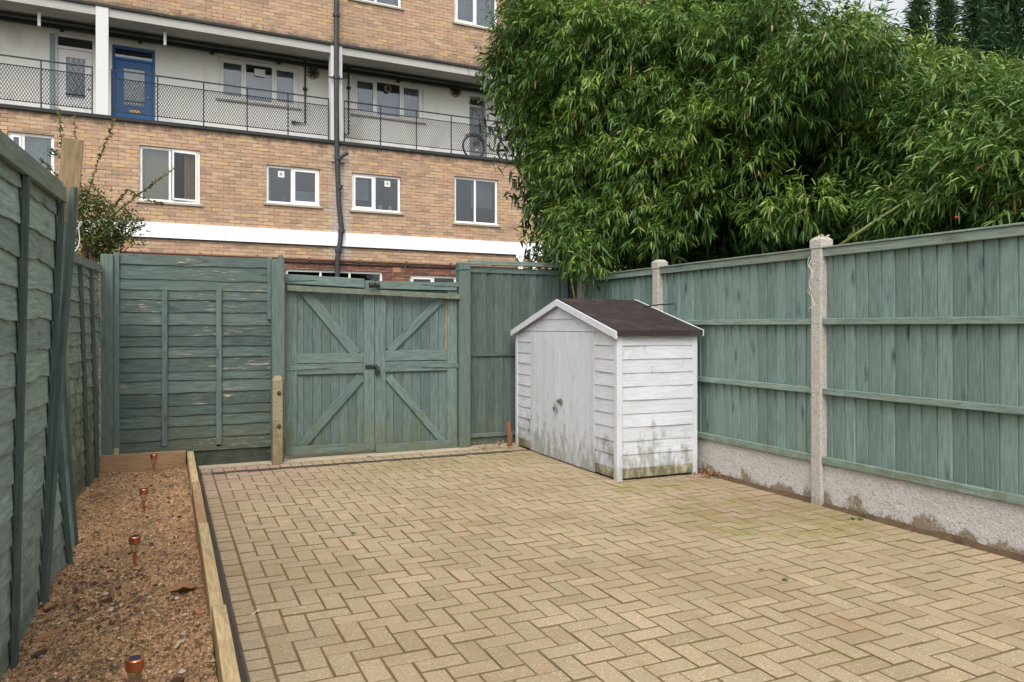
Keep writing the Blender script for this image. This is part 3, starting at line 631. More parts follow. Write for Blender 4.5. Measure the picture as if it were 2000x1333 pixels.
# gates
YG = 7.95
gt = thing('double_gate', (2.0, YG, 0), 'green ledged and braced double timber gate with a long bar across the top', 'gate')
def gp(px, py): return bp(px, py, YG)
def leafgate(left):
    x0, x1 = (gp(557, 700).x, gp(731.5, 700).x) if left else (gp(732.5, 700).x, gp(893, 700).x)
    zb, zt = (.045, 1.87) if left else (.012, 1.845)
    lf_ = MB(); x = x0+.005; n = 10 if left else 9; wd = (x1-x0-.01)/n
    for k in range(n):
        z1 = zt-.03+R_(-.008, .008); lf_.bx(x+.0015, x+wd-.0015, YG+.026+R_(-.002, .002), YG+.044, zb+.02, z1, 2); x += wd
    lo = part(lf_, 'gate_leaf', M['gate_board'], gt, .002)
    sw = .115
    m = MB(); m.bx(x0, x0+sw, YG, YG+.025, zb, zt+(.0 if left else -.02), 2); part(m, 'stile', M['gate_frame'], lo, .003)
    m = MB(); m.bx(x1-sw, x1, YG, YG+.025, zb, zt-.035, 2); part(m, 'stile', M['gate_frame'], lo, .003)
    xa, xb = x0+sw+.001, x1-sw-.001
    # top rail sits proud, a little crooked
    m = MB()
    if left: m.box(V((x0, YG-.022, zt-.085)), V((x1-x0-.115, 0, -.028)), V((0, 0, .095)), V((0, .020, 0)))
    else: m.box(V((x0+.01, YG-.022, zt-.095)), V((x1-x0-.02, 0, .0)), V((0, 0, .085)), V((0, .020, 0)))
    part(m, 'top_rail', M['gate_frame'], lo, .003)
    for (ya, yb, px) in (((691, 710, 640), (710.5, 731, 640)) if left else ((684, 704.5, 810), (706, 725.5, 810))):
        za, zc = gp(px, yb_ if False else yb).z, 0
    m1 = ((691, 709.5), (710.5, 731)) if left else ((684, 704.5), (706, 725.5)); px = 640 if left else 810
    for (ya, yb) in m1:
        m = MB(); m.bx(xa, xb, YG+.001, YG+.0255, gp(px, yb).z, gp(px, ya).z, 0); part(m, 'middle_rail', M['gate_frame'], lo, .003)
    m = MB(); m.bx(x0+.001, x1-.001, YG-.024, YG-.001, zb-.005, zb+.085, 0); part(m, 'bottom_rail', M['gate_frame'], lo, .003)
    br = ([((305, 262), (578, 592), .105), ((268, 1078), (600, 712), .095)] if left else [((1035, 290), (748, 575), .085), ((730, 712), (1030, 1045), .08)])
    for (p, q, wdt) in br:
        a = gp(480+p[0]/2.666, 470+p[1]/2.666); b = gp(480+q[0]/2.666, 470+q[1]/2.666)
        for v in (a, b): v.x = min(max(v.x, xa+.03), xb-.02); v.y = YG+.0125
        m = MB(); m.bar(a, b, wdt, .022, (0, -1, 0)); part(m, 'brace', M['gate_frame'], lo, .003)
    hz = ([(gp(560, 719).z, x0-.02, x0+.44), (gp(560, 541).z-.02, x0-.02, x0+.30)] if left else [(gp(880, 714).z, x1+.02, x1-.42), (gp(880, 556).z, x1+.02, x1-.42)])
    for (z, xs, xe) in hz:
        m = MB(); yy = YG-.003 if abs(z-gp(640, 719).z) < .2 else YG-.0245
        vs = [(xs, yy, z-.028), (xs, yy, z+.028), (xe, yy, z+.008), (xe, yy, z-.008)]; vs += [(v[0], yy-.005, v[2]) for v in vs]
        m.add(vs, [(3, 2, 1, 0), (4, 5, 6, 7), (0, 1, 5, 4), (1, 2, 6, 5), (2, 3, 7, 6), (3, 0, 4, 7)])
        for q in range(3): m.lathe((xs+(xe-xs)*(.15+.3*q), yy-.005, z), [(.007, 0), (.005, .003), (0, .004)], 8, (0, -1, 0))
        part(m, 'strap_hinge', M['gate_frame'], lo)
    return lo
gl_ = leafgate(True); gr_ = leafgate(False)
m = MB(); a, b = gp(559, 563), gp(895, 580); m.box(V((a.x, YG-.066, a.z-.03)), V((b.x-a.x, 0, b.z-a.z+.0)), V((0, 0, .055)), V((0, .042, 0))); part(m, 'cross_bar', M['gate_bar'], gt, .003)
# black latch keep at the top, hasp and padlock
m = MB(); q = gp(727, 558); m.bx(q.x-.055, q.x+.06, YG-.085, YG-.067, q.z-.028, q.z+.025)
for dx in (-.03, .035): m.lathe((q.x+dx-.02, YG-.095, q.z), [(0, 0), (.026, 0), (.026, .04), (0, .04)], 14, (1, 0, 0))
part(m, 'latch', M['black'], gt, .003)
m = MB(); q = gp(725, 717); m.bx(q.x-.065, q.x+.065, YG-.010, YG-.001, q.z-.020, q.z+.022)
m.tube([(q.x+.035, YG-.02, q.z+.02), (q.x+.035, YG-.034, q.z+.0), (q.x+.035, YG-.02, q.z-.02)], .006, 8)
part(m, 'hasp', M['black'], gt, .002)
m = MB(); c = V((q.x+.06, YG-.028, q.z-.05)); m.bx(c.x-.026, c.x+.026, c.y-.012, c.y+.012, c.z-.028, c.z+.02)
m.tube([c+V((-.015, 0, .018)), c+V((-.015, 0, .04)), c+V((0, 0, .055)), c+V((.015, 0, .04)), c+V((.015, 0, .018))], .0045, 8)
solo(m, 'padlock', M['black'], c, 'dark padlock hanging from the hasp in the middle of the gates', 'padlock', bevel=.003)
# bare strip seen in the right leaf
m = MB(); a = gp(873.5, 587); m.bx(a.x-.008, a.x+.008, YG+.021, YG+.0275, gp(873, 684).z, a.z, 2); part(m, 'bare_strip', M['timber_o'], gr_)
# fence bay right of gates
YE = 8.02
ef = thing('closeboard_fence', (3.6, YE, 0), 'dark green vertical board fence between the gates and the white shed', 'fence')
m = MB(); a, b = bp(896, 700, YG-.03).x, bp(918, 700, YG-.03).x; ztp = bp(905, 513, YG-.03).z; m.bx(a, b, YG-.05, YG+.07, 0, ztp, 2)
ep = part(m, 'gate_post', M['post_g'], ef, .006)
m = MB(); m.bx(b+.001, 4.48, YG+.00, YG+.045, bp(1000, 520, YG).z, bp(1000, 512.5, YG).z+.01, 0); part(m, 'top_beam', M['cap'], ef, .004)
def feather(mb, x0, x1, y, z0, z1, wd, axis='x', face=-1, wob=0., near=False):
    x = x0
    while x < x1-.01:
        w_ = min(wd*R_(.92, 1.08), x1-x); zz0 = z0+R_(0, .004); zz1 = z1-R_(0, .006); n = 6 if wob else 1
        off = (R_(0, 40), R_(0, 40), R_(0, 40)); vs = []; gs = []; fs = []
        ph = R_(0, 50)
        for i in range(n+1):
            z = zz0+(zz1-zz0)*i/n; dw = wob*mn.noise(V((ph, z*3, 0)))
            for (dx, dy) in (((-.000, .016+dw), (w_-.005, .004), (w_-.005, .0), (-.000, .0)) if near else ((-.004, .004+dw), (w_+.006, .019+dw*.4), (w_+.006, .0), (-.004, .0))):
                px_, py_ = x+dx, face*dy
                vs.append((px_, y+py_, z) if axis == 'x' else (y+py_, px_, z)); gs.append((z+off[0], dx+off[1], off[2]+dy))
        for i in range(n):
            for q in range(4): r = (q+1) % 4; f = (i*4+q, i*4+r, i*4+4+r, i*4+4+q); fs.append(f)
        fs += [(0, 1, 2, 3), (n*4+3, n*4+2, n*4+1, n*4)]
        mb.add(vs, fs, gs); x += w_
    return mb
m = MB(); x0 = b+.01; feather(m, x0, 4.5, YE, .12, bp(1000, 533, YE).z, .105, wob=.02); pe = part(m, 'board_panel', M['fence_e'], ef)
ztop = bp(1000, 527, YE).z
m = MB(); m.bx(x0, 4.48, YE-.03, YE+.0, ztop-.05, ztop+.01, 0); part(m, 'capping', M['post_g'], pe, .003)
m = MB(); zz = bp(960, 692, YE).z; m.bx(x0, 4.48, YE-.035, YE-.014, zz-.022, zz+.022, 0); part(m, 'rail', M['fence_e'], pe, .003)
m = MB(); m.bx(x0, 4.48, YE-.04, YE-.014, .095, .14, 0); part(m, 'rail', M['post_g'], pe, .003)
m = MB(); m.bx(x0, 4.48, YE-.02, YE+.02, -.02, .094, 0); part(m, 'gravel_board', M['fence_e'], ef, .003)
q = bp(1101, 560, YE-.05); m = MB(); m.bx(q.x-.03, q.x+.03, YE-.10, YE-.041, 0, bp(1101, 525, YE-.05).z, 2); part(m, 'fence_post', M['post_g'], ef, .004)
m = MB(); a = bp(895, 526, YG-.052); pts = [V((a.x-.012, YG+.0, a.z)), V((a.x-.006, YG-.053, a.z)), V((a.x+.06, YG-.056, a.z+.004)), V((a.x+.13, YG-.053, a.z+.002)), V((a.x+.14, YG+.02, a.z))]
m.tube(pts, .006, 6); solo(m, 'green_twine', M['greenline'], a, 'teal green line tied round the top of the right gate post', 'twine')

# ------------------------------------------------------------ right fence
XF = 4.53
rf = thing('closeboard_fence', (XF, 5, 0), 'sage green vertical board fence on concrete gravel boards along the right side', 'fence')
posts = [4.29, 6.37, 7.93]
for k, yy in enumerate(posts):
    zt2 = 2.03 if k == 0 else 2.02
    m = MB(); m.bx(XF-.055, XF+.06, yy-.05, yy+.05, -.05, zt2-.09, 2)
    o = part(m, 'concrete_post', M['concpost'], rf, .008)
    m = MB(); z = zt2-.0899
    vs = [(XF-.06, yy-.056, z), (XF+.065, yy-.056, z), (XF+.065, yy+.056, z), (XF-.06, yy+.056, z), (XF-.06, yy-.056, z+.065), (XF+.065, yy-.056, z+.065), (XF+.065, yy+.056, z+.065), (XF-.06, yy+.056, z+.065), (XF-.03, yy-.03, z+.092), (XF+.04, yy-.03, z+.092), (XF+.04, yy+.03, z+.092), (XF-.03, yy+.03, z+.092)]
    m.add(vs, [(3, 2, 1, 0), (0, 1, 5, 4), (1, 2, 6, 5), (2, 3, 7, 6), (3, 0, 4, 7), (4, 5, 9, 8), (5, 6, 10, 9), (6, 7, 11, 10), (7, 4, 8, 11), (8, 9, 10, 11)])
    part(m, 'post_cap', M['concpost'], o, .004)
spans = [(2.0, 4.238), (4.342, 6.318), (6.422, 7.878)]
for (ya, yb) in spans:
    m = MB(); feather(m, ya, yb, XF+.01, .345, 1.885, .104, 'y', -1, near=True); m.bx(XF+.012, XF+.018, ya, yb, .345, 1.88, 1, 0); p_ = part(m, 'board_panel', M['fence_r'], rf)
    m = MB(); m.bx(XF-.035, XF+.035, ya, yb, 1.875, 1.935, 1); m.bx(XF-.045, XF+.045, ya, yb, 1.936, 1.950, 1); part(m, 'capping', M['cap'], p_, .004)
    for z in (1.39, .865):
        m = MB(); m.box(V((XF-.042, ya, z-.026)), V((0, yb-ya, 0)), V((.036, 0, 0)), V((0, 0, .046))); part(m, 'rail', M['fence_r_rail'], p_, .004)
    m = MB(); m.bx(XF-.048, XF-.006, ya, yb, .318, .372, 1); part(m, 'rail', M['fence_r_rail'], p_, .004)
    m = MB(); n_ = int((yb-ya)/.03); vs = []; fs = []
    for i in range(n_+1):
        y_ = ya+(yb-ya)*i/n_
        for j in range(12):
            z = -.05+.365*j/11; vs.append((XF-.022+.0018*mn.noise(V((y_*30, z*30, 0)))+.003*mn.noise(V((y_*9, z*9, 0))), y_, z))
    for i in range(n_):
        for j in range(11): a = i*12+j; fs.append((a, a+1, a+13, a+12))
    m.add(vs, fs); m.bx(XF-.012, XF+.03, ya, yb, -.05, .316, 1); part(m, 'gravel_board', M['gravelboard'], rf, smooth=False)
# soil line along the base
m = MB()
vs = []; fs = []; n_ = 240
for i in range(n_+1):
    y_ = 2.0+5.9*i/n_; wv = .030+.02*mn.noise(V((y_*2.4, 1, 0)))+.02*mn.noise(V((y_*14, 2, 0))); hh = .022+.020*mn.noise(V((y_*3, 5, 0)))
    for (dx, dz) in ((0, hh+.015), (.3, hh), (.7, hh*.55), (1, -.004)): vs.append((XF-.018-dx*wv, y_+.004*mn.noise(V((y_*40, dx, 0))), dz+.006*mn.noise(V((y_*25, dx*9, 0)))*(1-dx)))
for i in range(n_):
    for j in range(3): a = i*4+j; fs.append((a, a+4, a+5, a+1))
m.add(vs, fs); struct(m, 'soil', M['edgesoil'], smooth=True)
m = MB(); p0 = at(1584, 508, 5.7); pts = [p0+V((0, .012*math.sin(i*.9)+.004*i*(-1)**(i//5)*.3, -.018*i)) for i in range(22)]
m.tube(pts, .0022, 5); m.tube([p+V((0, .012+.008*math.sin(i*.5), .02)) for i, p in enumerate(pts[:16])], .0022, 5)
solo(m, 'string', M['cable'], p0, 'white string hanging beside the nearest concrete post of the right fence', 'string', smooth=True)
# leaf litter on top of the nearest cap
m = MB()
for k in range(14):
    c = V((XF+R_(-.03, .035), 4.29+R_(-.04, .04), 2.033)); d = V((R_(-1, 1), R_(-1, 1), R_(-.2, .8))).normalized()*R_(.02, .05); s_ = d.orthogonal().normalized()*.006
    m.add([c-s_, c+s_, c+d*.6+s_, c+d, c+d*.6-s_], [(0, 1, 2, 3, 4)])
solo(m, 'leaf_litter', M['paleleaf'], (XF, 4.29, 2.03), 'dry leaf scraps caught on the cap of the nearest concrete post', 'leaves')

# ------------------------------------------------------------ shed
SR = math.radians(-.8); so_ = V((3.585, 5.655, 0)); Lw, Ws = 2.15, .815
shed = thing('garden_shed', so_, 'small white overlap shed with double doors and brown felt roof', 'shed', rz=SR, world=False)
def sp2(mb, name, mat, parent=shed, bevel=0, smooth=False): return mb.build(name, mat, parent, bevel, smooth)
EZ, RZ = 1.30, 1.60
def slap(P, nb, cut=None, jit=.002): return lap(P, nb, .0015, 10, lip=.014, jit=jit)
wall = slap(Patch((0, .38-.0, .105), (0, .035, .105), (0, .38, EZ), (0, .035, EZ)), 10)
for P in (Patch((0, 2.115, .105), (0, 1.775, .105), (0, 2.115, EZ), (0, 1.775, EZ)), Patch((.035, 0, .105), (Ws-.03, 0, .105), (.035, 0, EZ), (Ws-.03, 0, EZ))):
    w2 = slap(P, 10); wall.add(w2.v, w2.f, w2.g, .5); wall.r[-len(w2.v):] = w2.r
# hidden sides
wall.bx(Ws-.01, Ws+.005, .0, Lw, .02, EZ, 1); wall.bx(.0, Ws, Lw-.015, Lw, .02, EZ, 0)
wall.bx(.012, .03, .02, Lw-.02, .03, EZ, 1); wall.bx(.02, Ws-.02, .012, .03, .03, EZ, 0)
ws = sp2(wall, 'wall', M['shed'])
m = MB(); m.bx(-.012, .011, .035, .378, .02, .107, 1); m.bx(.035, Ws-.03, -.012, .011, .02, .107, 0); sp2(m, 'base_board', M['shed_low'], ws, .002)
m = MB(); m.bx(-.010, .011, 1.777, 2.115, .02, .107, 1); sp2(m, 'base_board', M['shed_low'], ws, .002)
# gable: two boards in a triangle
def gz(y): return EZ+(RZ-EZ)*(1-abs(y-Lw/2)/(Lw/2))
m = MB()
for (za, zb2, o0, o1) in ((EZ+.002, EZ+.135, .016, .006), (EZ+.125, RZ, .016, .006)):
    ya = Lw/2*(za-EZ)/(RZ-EZ); yb2 = Lw/2*(zb2-EZ)/(RZ-EZ)
    m.add([(-o0, Lw-ya, za), (-o0, ya, za), (-o1, min(yb2, Lw/2-.001), zb2), (-o1, max(Lw-yb2, Lw/2+.001), zb2), (0, Lw-ya, za), (0, ya, za)], [(0, 1, 2, 3), (1, 0, 4, 5)],
          [(Lw-ya, za, 0), (ya, za, 0), (yb2, zb2, 0), (Lw-yb2, zb2, 0), (Lw-ya, za, 0), (ya, za, 0)])
m.add([(Ws, 0, EZ), (Ws, Lw, EZ), (Ws, Lw/2, RZ)], [(0, 1, 2)])
sp2(m, 'gable', M['shed'])
for (ya, yb2, lab) in ((.385, 1.068, 'near'), (1.076, 1.77, 'far')):
    m = MB(); n_ = 7; wd = (yb2-ya)/n_
    for k in range(n_): m.bx(-.016+R_(-.001, .001), .0, ya+k*wd+.0012, ya+(k+1)*wd-.0012, .012, EZ-.004, 2)
    dd = sp2(m, 'door', M['shed'], shed, .0015)
    if lab == 'near':
        m = MB(); zc = .60; m.bx(-.030, -.017, 1.02, 1.06, zc-.03, zc+.03); m.bx(-.024, -.018, 1.0, 1.13, zc-.016, zc+.016); sp2(m, 'hasp', M['steel'], dd, .002)
        lw_ = so_+V((math.cos(SR)*-.045-math.sin(SR)*1.125, math.sin(SR)*-.045+math.cos(SR)*1.125, .53))
        m = MB(); m.bx(lw_.x-.012, lw_.x+.010, lw_.y-.024, lw_.y+.024, lw_.z-.03, lw_.z+.015)
        m.tube([lw_+V((0, -.013, .014)), lw_+V((0, -.013, .04)), lw_+V((0, 0, .054)), lw_+V((0, .013, .04)), lw_+V((0, .013, .014))], .004, 8)
        solo(m, 'padlock', M['steel'], lw_, 'silver padlock hanging on the white shed doors', 'padlock', bevel=.003)
for (a, b, c, d) in ((-.022, .035, -.022, .034), (Ws-.03, Ws+.02, -.018, .034), (-.018, .03, Lw-.034, Lw+.018)):
    m = MB(); m.bx(a, b, c, d, .0, EZ+.02 if a < .1 else EZ-.02, 2); sp2(m, 'corner_trim', M['shed_trim'], shed, .003)
# roof
ov = .06; sl_ = (RZ-EZ)/(Lw/2); m = MB()
ys_ = [-ov, Lw/2, Lw+ov]; zf = lambda y: RZ+.03-abs(y-Lw/2)*sl_
def roofgrid(m):
    nx2, ny2 = 12, 30; vs = []; fs = []
    for i in range(nx2+1):
        for j in range(ny2+1):
            x = -.045+(Ws+.09)*i/nx2; y = -ov+(Lw+2*ov)*j/ny2
            vs.append((x, y, zf(y)+.006*mn.noise(V((x*4, y*4, 0)))))
    for i in range(nx2):
        for j in range(ny2): a = i*(ny2+1)+j; fs.append((a, a+ny2+1, a+ny2+2, a+1))
    m.add(vs, fs)
roofgrid(m)
m.box(V((-.045, -ov-.003, zf(-ov)-.045)), V((Ws+.09, 0, 0)), V((0, .012, 0)), V((0, 0, .048)))
m.box(V((-.045, Lw+ov-.009, zf(-ov)-.045)), V((Ws+.09, 0, 0)), V((0, .012, 0)), V((0, 0, .048)))
rf_ = sp2(m, 'roof', M['felt'], smooth=False)
m = MB()
for s_ in (-1, 1):
    y0_, y1_ = Lw/2, Lw/2+s_*(Lw/2+ov)
    a = V((-.04, y0_, zf(y0_)-.012)); b = V((-.04, y1_, zf(y1_)-.012)); m.box(a+V((-.018, 0, -.062)), b-a, V((.018, 0, 0)), V((0, 0, .066)))
sp2(m, 'bargeboard', M['shed_trim'], rf_, .003)
m = MB()
for s_ in (-1, 1):
    y0_, y1_ = Lw/2, Lw/2+s_*(Lw/2+ov)
    a = V((Ws+.047, y0_, zf(y0_))); b = V((Ws+.047, y1_, zf(y1_))); m.box(a+V((0, 0, -.05)), b-a, V((.015, 0, 0)), V((0, 0, .056)))
sp2(m, 'bargeboard', M['shed_trim'], rf_, .003)
# stick on the roof and litter
a, b = at(1258, 600, 7.15), at(1315, 594, 6.75); m = MB(); m.tube([a, (a+b)/2+V((0, 0, .006)), b], .006, 6)
solo(m, 'stick', M['stick'], a, 'thin dark rod lying across the back of the shed roof', 'rod')
# litter in the corner left of shed
m = MB()
for k in range(170):
    x = R_(3.02, 3.55); y = 7.74+R_(-.08, .16)-.0; t = random.random()
    if k > 110: x = R_(4.36, 4.5); y = 5.5+R_(-.12, .10)
    c = V((x, y, .01+R_(0, .06)*t)); d = V((R_(-1, 1), R_(-1, 1), R_(-.2, .5))).normalized()*R_(.02, .06); s_ = V((-d.y, d.x, R_(-.01, .01))).normalized()*R_(.004, .012)
    m.add([c-s_*.3, c+d*.4-s_, c+d, c+d*.4+s_], [(0, 1, 2, 3)])
struct(m, 'leaf_litter', M['deadleaf'], kind='stuff')
p = V((3.515, 7.80, 0)); m = MB(); m.tube([p, p+V((.006, 0, .1)), p+V((-.008, .01, .20)), p+V((-.004, .01, .27))], [.030, .034, .03, .022], 7)
solo(m, 'split_log', M['bark2'], p, 'short orange brown split log standing in the gap beside the shed corner', 'log')

# ------------------------------------------------------------ apartment building
BA = math.radians(2.3); fd = V((math.cos(BA), math.sin(BA))); r0 = ray(640, 600); P0 = V((r0.x*19, r0.y*19))
bd = thing('apartment_building', (P0.x, P0.y, 0), 'yellow brick apartment block with an open access balcony behind the gates', 'building', rz=BA, world=False)
nrm = V((-fd.y, fd.x))
def fp(px, py, w=0.): return onplane(px, py, P0+nrm*w, fd)
def bpart(mb, name, mat, parent=bd, bevel=0, smooth=False): return mb.build(name, mat, parent, bevel, smooth)
def wall_holes(mb, u0, u1, z0, z1, w, holes, rev=.10):
    us = sorted({u0, u1, *[h[0] for h in holes], *[h[1] for h in holes]}); zs = sorted({z0, z1, *[h[2] for h in holes], *[h[3] for h in holes]})
    us = [q for q in us if u0 <= q <= u1]; zs = [q for q in zs if z0 <= q <= z1]
    for i in range(len(us)-1):
        for j in range(len(zs)-1):
            cu, cz = (us[i]+us[i+1])/2, (zs[j]+zs[j+1])/2
            if any(h[0] < cu < h[1] and h[2] < cz < h[3] for h in holes): continue
            mb.add([(us[i], w, zs[j]), (us[i+1], w, zs[j]), (us[i+1], w, zs[j+1]), (us[i], w, zs[j+1])], [(0, 1, 2, 3)])
    for (a, b, c, d) in holes:
        c = max(c, z0); d = min(d, z1)
        mb.add([(a, w, c), (b, w, c), (b, w, d), (a, w, d), (a, w+rev, c), (b, w+rev, c), (b, w+rev, d), (a, w+rev, d)], [(0, 4, 5, 1), (1, 5, 6, 2), (2, 6, 7, 3), (3, 7, 4, 0)])
def hole(px0, px1, py0, py1, w=0.):
    a, z1 = fp(px0, py0, w); b, z0 = fp(px1, py1, w)
    zt = (fp(px0, py0, w)[1]+fp(px1, py0+(px1-px0)*.0, w)[1])/2
    return [a, b, z0, z1]
WR = 1.15       # depth of the balcony recess
def hw(x0, yt, x1, yb, w=0.):       # top-left and bottom-right corners in the photograph
    a, zt = fp(x0, yt, w); b, zb = fp(x1, yb, w); return (a, b, zb, zt)
low = [hw(14, 256, 106, 372), hw(272, 283, 391, 400), hw(520, 321, 625, 404), hw(687, 337, 783, 417), hw(888, 344, 973, 441)]
up = [hw(684, -72, 784, 17), hw(888, -62, 972, 60), hw(330, -150, 440, -60)]
rec = [hw(427, 110, 583, 212, WR), hw(690, 147, 827, 240, WR)]
print('low', low, 'up', up, 'rec', rec)
ZB, ZS, ZU = 3.0, 5.95, 8.42
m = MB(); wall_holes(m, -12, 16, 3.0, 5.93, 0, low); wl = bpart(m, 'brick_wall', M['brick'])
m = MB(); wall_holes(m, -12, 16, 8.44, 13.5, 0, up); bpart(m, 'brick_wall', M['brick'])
gwin = [hw(558, 525, 748, 640), hw(801, 537, 893, 640)]
m = MB(); wall_holes(m, -12, 16, -.1, 3.0, 0, gwin); bpart(m, 'brick_wall', M['redbrick'])
drs = [hw(106, 62, 186, 220, WR), hw(219, 86, 303, 245, WR), hw(917, 188, 949, 305, WR)]
drs = [(a, b, 6.0, d) for (a, b, c, d) in drs]
m = MB(); wall_holes(m, -12, 16, 5.99, 8.35, WR, rec+drs, .14); bpart(m, 'balcony_wall', M['render'])
# slabs
m = MB(); m.bx(-12, 16, -.055, .10, 5.93, 6.01, 0); m.bx(-12, 16, .1, WR+.02, 5.93, 5.995, 0); bpart(m, 'balcony_slab', M['asphalt'], bd, .004)
m = MB(); m.bx(-12, 16, -.05, .03, 8.395, 8.455, 0); bpart(m, 'slab_edge', M['asphalt'], bd, .004)
m = MB(); m.bx(-12, 16, .0, .22, 8.20, 8.394, 0); m.bx(-12, 16, .22, WR+.3, 8.28, 8.394, 0); m.bx(-12, 16, .22, .62, 8.22, 8.2795, 0); bpart(m, 'soffit', M['soffit'])
# inside walls and floors so that rooms are closed
m = MB(); m.bx(-12, 16, 2.6, 2.7, -.1, 13.5); m.bx(-12, 16, .25, 2.6, 5.80, 5.92); m.bx(-12, 16, .25, 2.6, 2.90, 3.02); m.bx(-12, 16, WR+.3, 2.6, 8.26, 8.39); m.bx(-12, 16, .2, 2.6, 13.2, 13.4)
for u in (-12, -7, -2.55, .35, 2.4, 6, 11, 15.9): m.bx(u, u+.1, .2, 2.6, 3.02, 5.79); m.bx(u+.05, u+.15, .2, 2.6, 8.47, 13.2)
m.bx(-12, 16, 2.7, 9, 13.3, 13.5)
bpart(m, 'inner_wall', M['room'])
m = MB(); m.bx(-12, -11.8, .0, 9, -.1, 13.5); m.bx(15.8, 16, .0, 9, -.1, 13.5); m.bx(-12, 16, 8.9, 9, -.1, 13.5); bpart(m, 'brick_wall', M['brick'])
def frame(mb, u0, u1, z0, z1, w, t, d=.05):
    mb.bx(u0, u1, w, w+d, z0, z0+t, 0); mb.bx(u0, u1, w, w+d, z1-t, z1, 0); mb.bx(u0, u0+t, w, w+d, z0+t, z1-t, 2); mb.bx(u1-t, u1, w, w+d, z0+t, z1-t, 2)
def sheet(mb, u0, u1, z0, z1, w, amp=.0, k=1):
    n_ = max(1, int((u1-u0)/.012)) if amp else 1; vs = []; fs = []
    for i in range(n_+1):
        u = u0+(u1-u0)*i/n_; ww = w+amp*math.sin(u*2*math.pi/.07+1.3*math.sin(u*21)); vs += [(u, ww, z0), (u, ww, z1)]
    for i in range(n_): fs.append((2*i, 2*i+2, 2*i+3, 2*i+1))
    mb.add(vs, fs)
def window(h, w, lights, sash=(), sill=True, label=None, opened=None, t=.06, extra=None, sproud=.07):
    u0, u1, z0, z1 = h; w0 = w+.055; W_ = u1-u0
    m = MB(); frame(m, u0+.003, u1-.003, z0+.003, z1-.003, w0, t, .06)
    cuts = [u0+t]+[u0+W_*c for c in lights]+[u1-t]
    for c in lights: m.bx(u0+W_*c-t*.45, u0+W_*c+t*.45, w0+.001, w0+.059, z0+t, z1-t, 2)
    m.bx(u0+W_*.38, u0+W_*.62, w0-.012, w0, z1-t*.72, z1-t*.42)
    wf = bpart(m, 'window', M['white_pvc'], bd, .004)
    if label: wf['label'] = label
    for k in range(len(cuts)-1):
        a, b = cuts[k], cuts[k+1]
        if k > 0: a += t*.45
        if k < len(cuts)-2: b -= t*.45
        if k in sash:
            m = MB(); g = .005
            if opened == k:     # sash hinged on its right edge and swung slightly out
                an = .16; ca, sa = math.cos(an), math.sin(an)
                mm = MB(); frame(mm, a+g, b-g, z0+t+g, z1-t-g, w0-.022, .04, .05)
                def sw(v): du = v[0]-b; return (b+du*ca, v[1]+du*sa, v[2])
                m.v = [sw(v) for v in mm.v]; m.f = mm.f; m.g = mm.g; m.r = mm.r
                bpart(m, 'sash', M['white_pvc'], wf, .003)
                mm = MB(); sheet(mm, a+.045, b-.045, z0+t+.045, z1-t-.045, w0+.005); mm.v = [sw(v) for v in mm.v]; bpart(mm, 'pane', M['glass'], wf)
                continue
            frame(m, a+g, b-g, z0+t+g, z1-t-g, w0-.014, .042, .05); bpart(m, 'sash', M['white_pvc'], wf, .003)
            a += .045; b -= .045; za, zb3 = z0+t+.045, z1-t-.045
        else: za, zb3 = z0+t, z1-t
        m = MB(); m.bx(a+.0, b-.0, w0+.024, w0+.03, za, zb3); bpart(m, 'pane', M['glass'], wf)
    if sill:
        m = MB(); m.bx(u0-.07, u1+.07, w-.045, w+.055, z0-.05, z0-.002, 0); bpart(m, 'sill', M['sill'], wf, .003)
        m = MB(); m.bx(u0+.003, u1-.003, w-.012, w+.0545, z0-.001, z0+.03, 0); bpart(m, 'cill', M['white_pvc'], wf, .003)
    return wf
def hang(wf, mat, u0, u1, z0, z1, w, amp=.02, name='curtain'):
    m = MB(); sheet(m, u0, u1, z0, z1, w, amp); return bpart(m, name, mat, wf)
w0_ = window(low[0], 0, [.33], (0,), label='first floor window with a lace curtain, leftmost'); u0, u1, z0, z1 = low[0]; hang(w0_, M['lace'], u0+.05, u1-.05, z0+.05, z1-.05, .25, .02)
w1_ = window(low[1], 0, [.5], (1,), label='window with ochre curtains and its right sash ajar', opened=1); u0, u1, z0, z1 = low[1]
hang(w1_, M['curtain'], u0+.04, u0+.62, z0+.05, z1-.05, .28, .004); hang(w1_, M['curtain'], u0+.95, u0+1.22, z0+.05, z1-.05, .24, .025)
w2_ = window(low[2], 0, [.48], (1,), label='small window with a square fan and a grey blind', opened=None); u0, u1, z0, z1 = low[2]
hang(w2_, M['blind'], u0+.68, u1-.04, z0+.05, z1-.55, .22, 0, 'blind'); hang(w2_, M['lace'], u0+.05, u0+.14, z0+.05, z1-.05, .3, .02)
def fanbox(wf, u, z, w): m = MB(); frame(m, u-.075, u+.075, z-.075, z+.075, w, .03, .02); m.bx(u-.045, u+.045, w+.008, w+.02, z-.045, z+.045); o = bpart(m, 'window_fan', M['white_pvc'], wf, .003); m = MB(); m.lathe((u, w+.008, z), [(.036, 0), (.036, .004), (0, .004)], 14, (0, -1, 0)); bpart(m, 'fan_grille', M['sill'], wf)
fanbox(w2_, *fp(550, 340), .055+.0)
m = MB(); m.bx(u0+.35, u0+.352, .2, .202, z0+.35, z1-.2); m.lathe((u0+.46, .22, z0+.06), [(0, 0), (.05, 0), (.055, .12), (.03, .15), (0, .16)], 10); bpart(m, 'bottle', M['tealplastic'], w2_)
w3_ = window(low[3], 0, [.47], (0,), label='small window right of the downpipe with a potted plant inside'); u0, u1, z0, z1 = low[3]
fanbox(w3_, *fp(758, 359), .055); hang(w3_, M['blind'], u0+.06, u0+.5, z0+.3, z1-.1, .24, 0, 'blind')
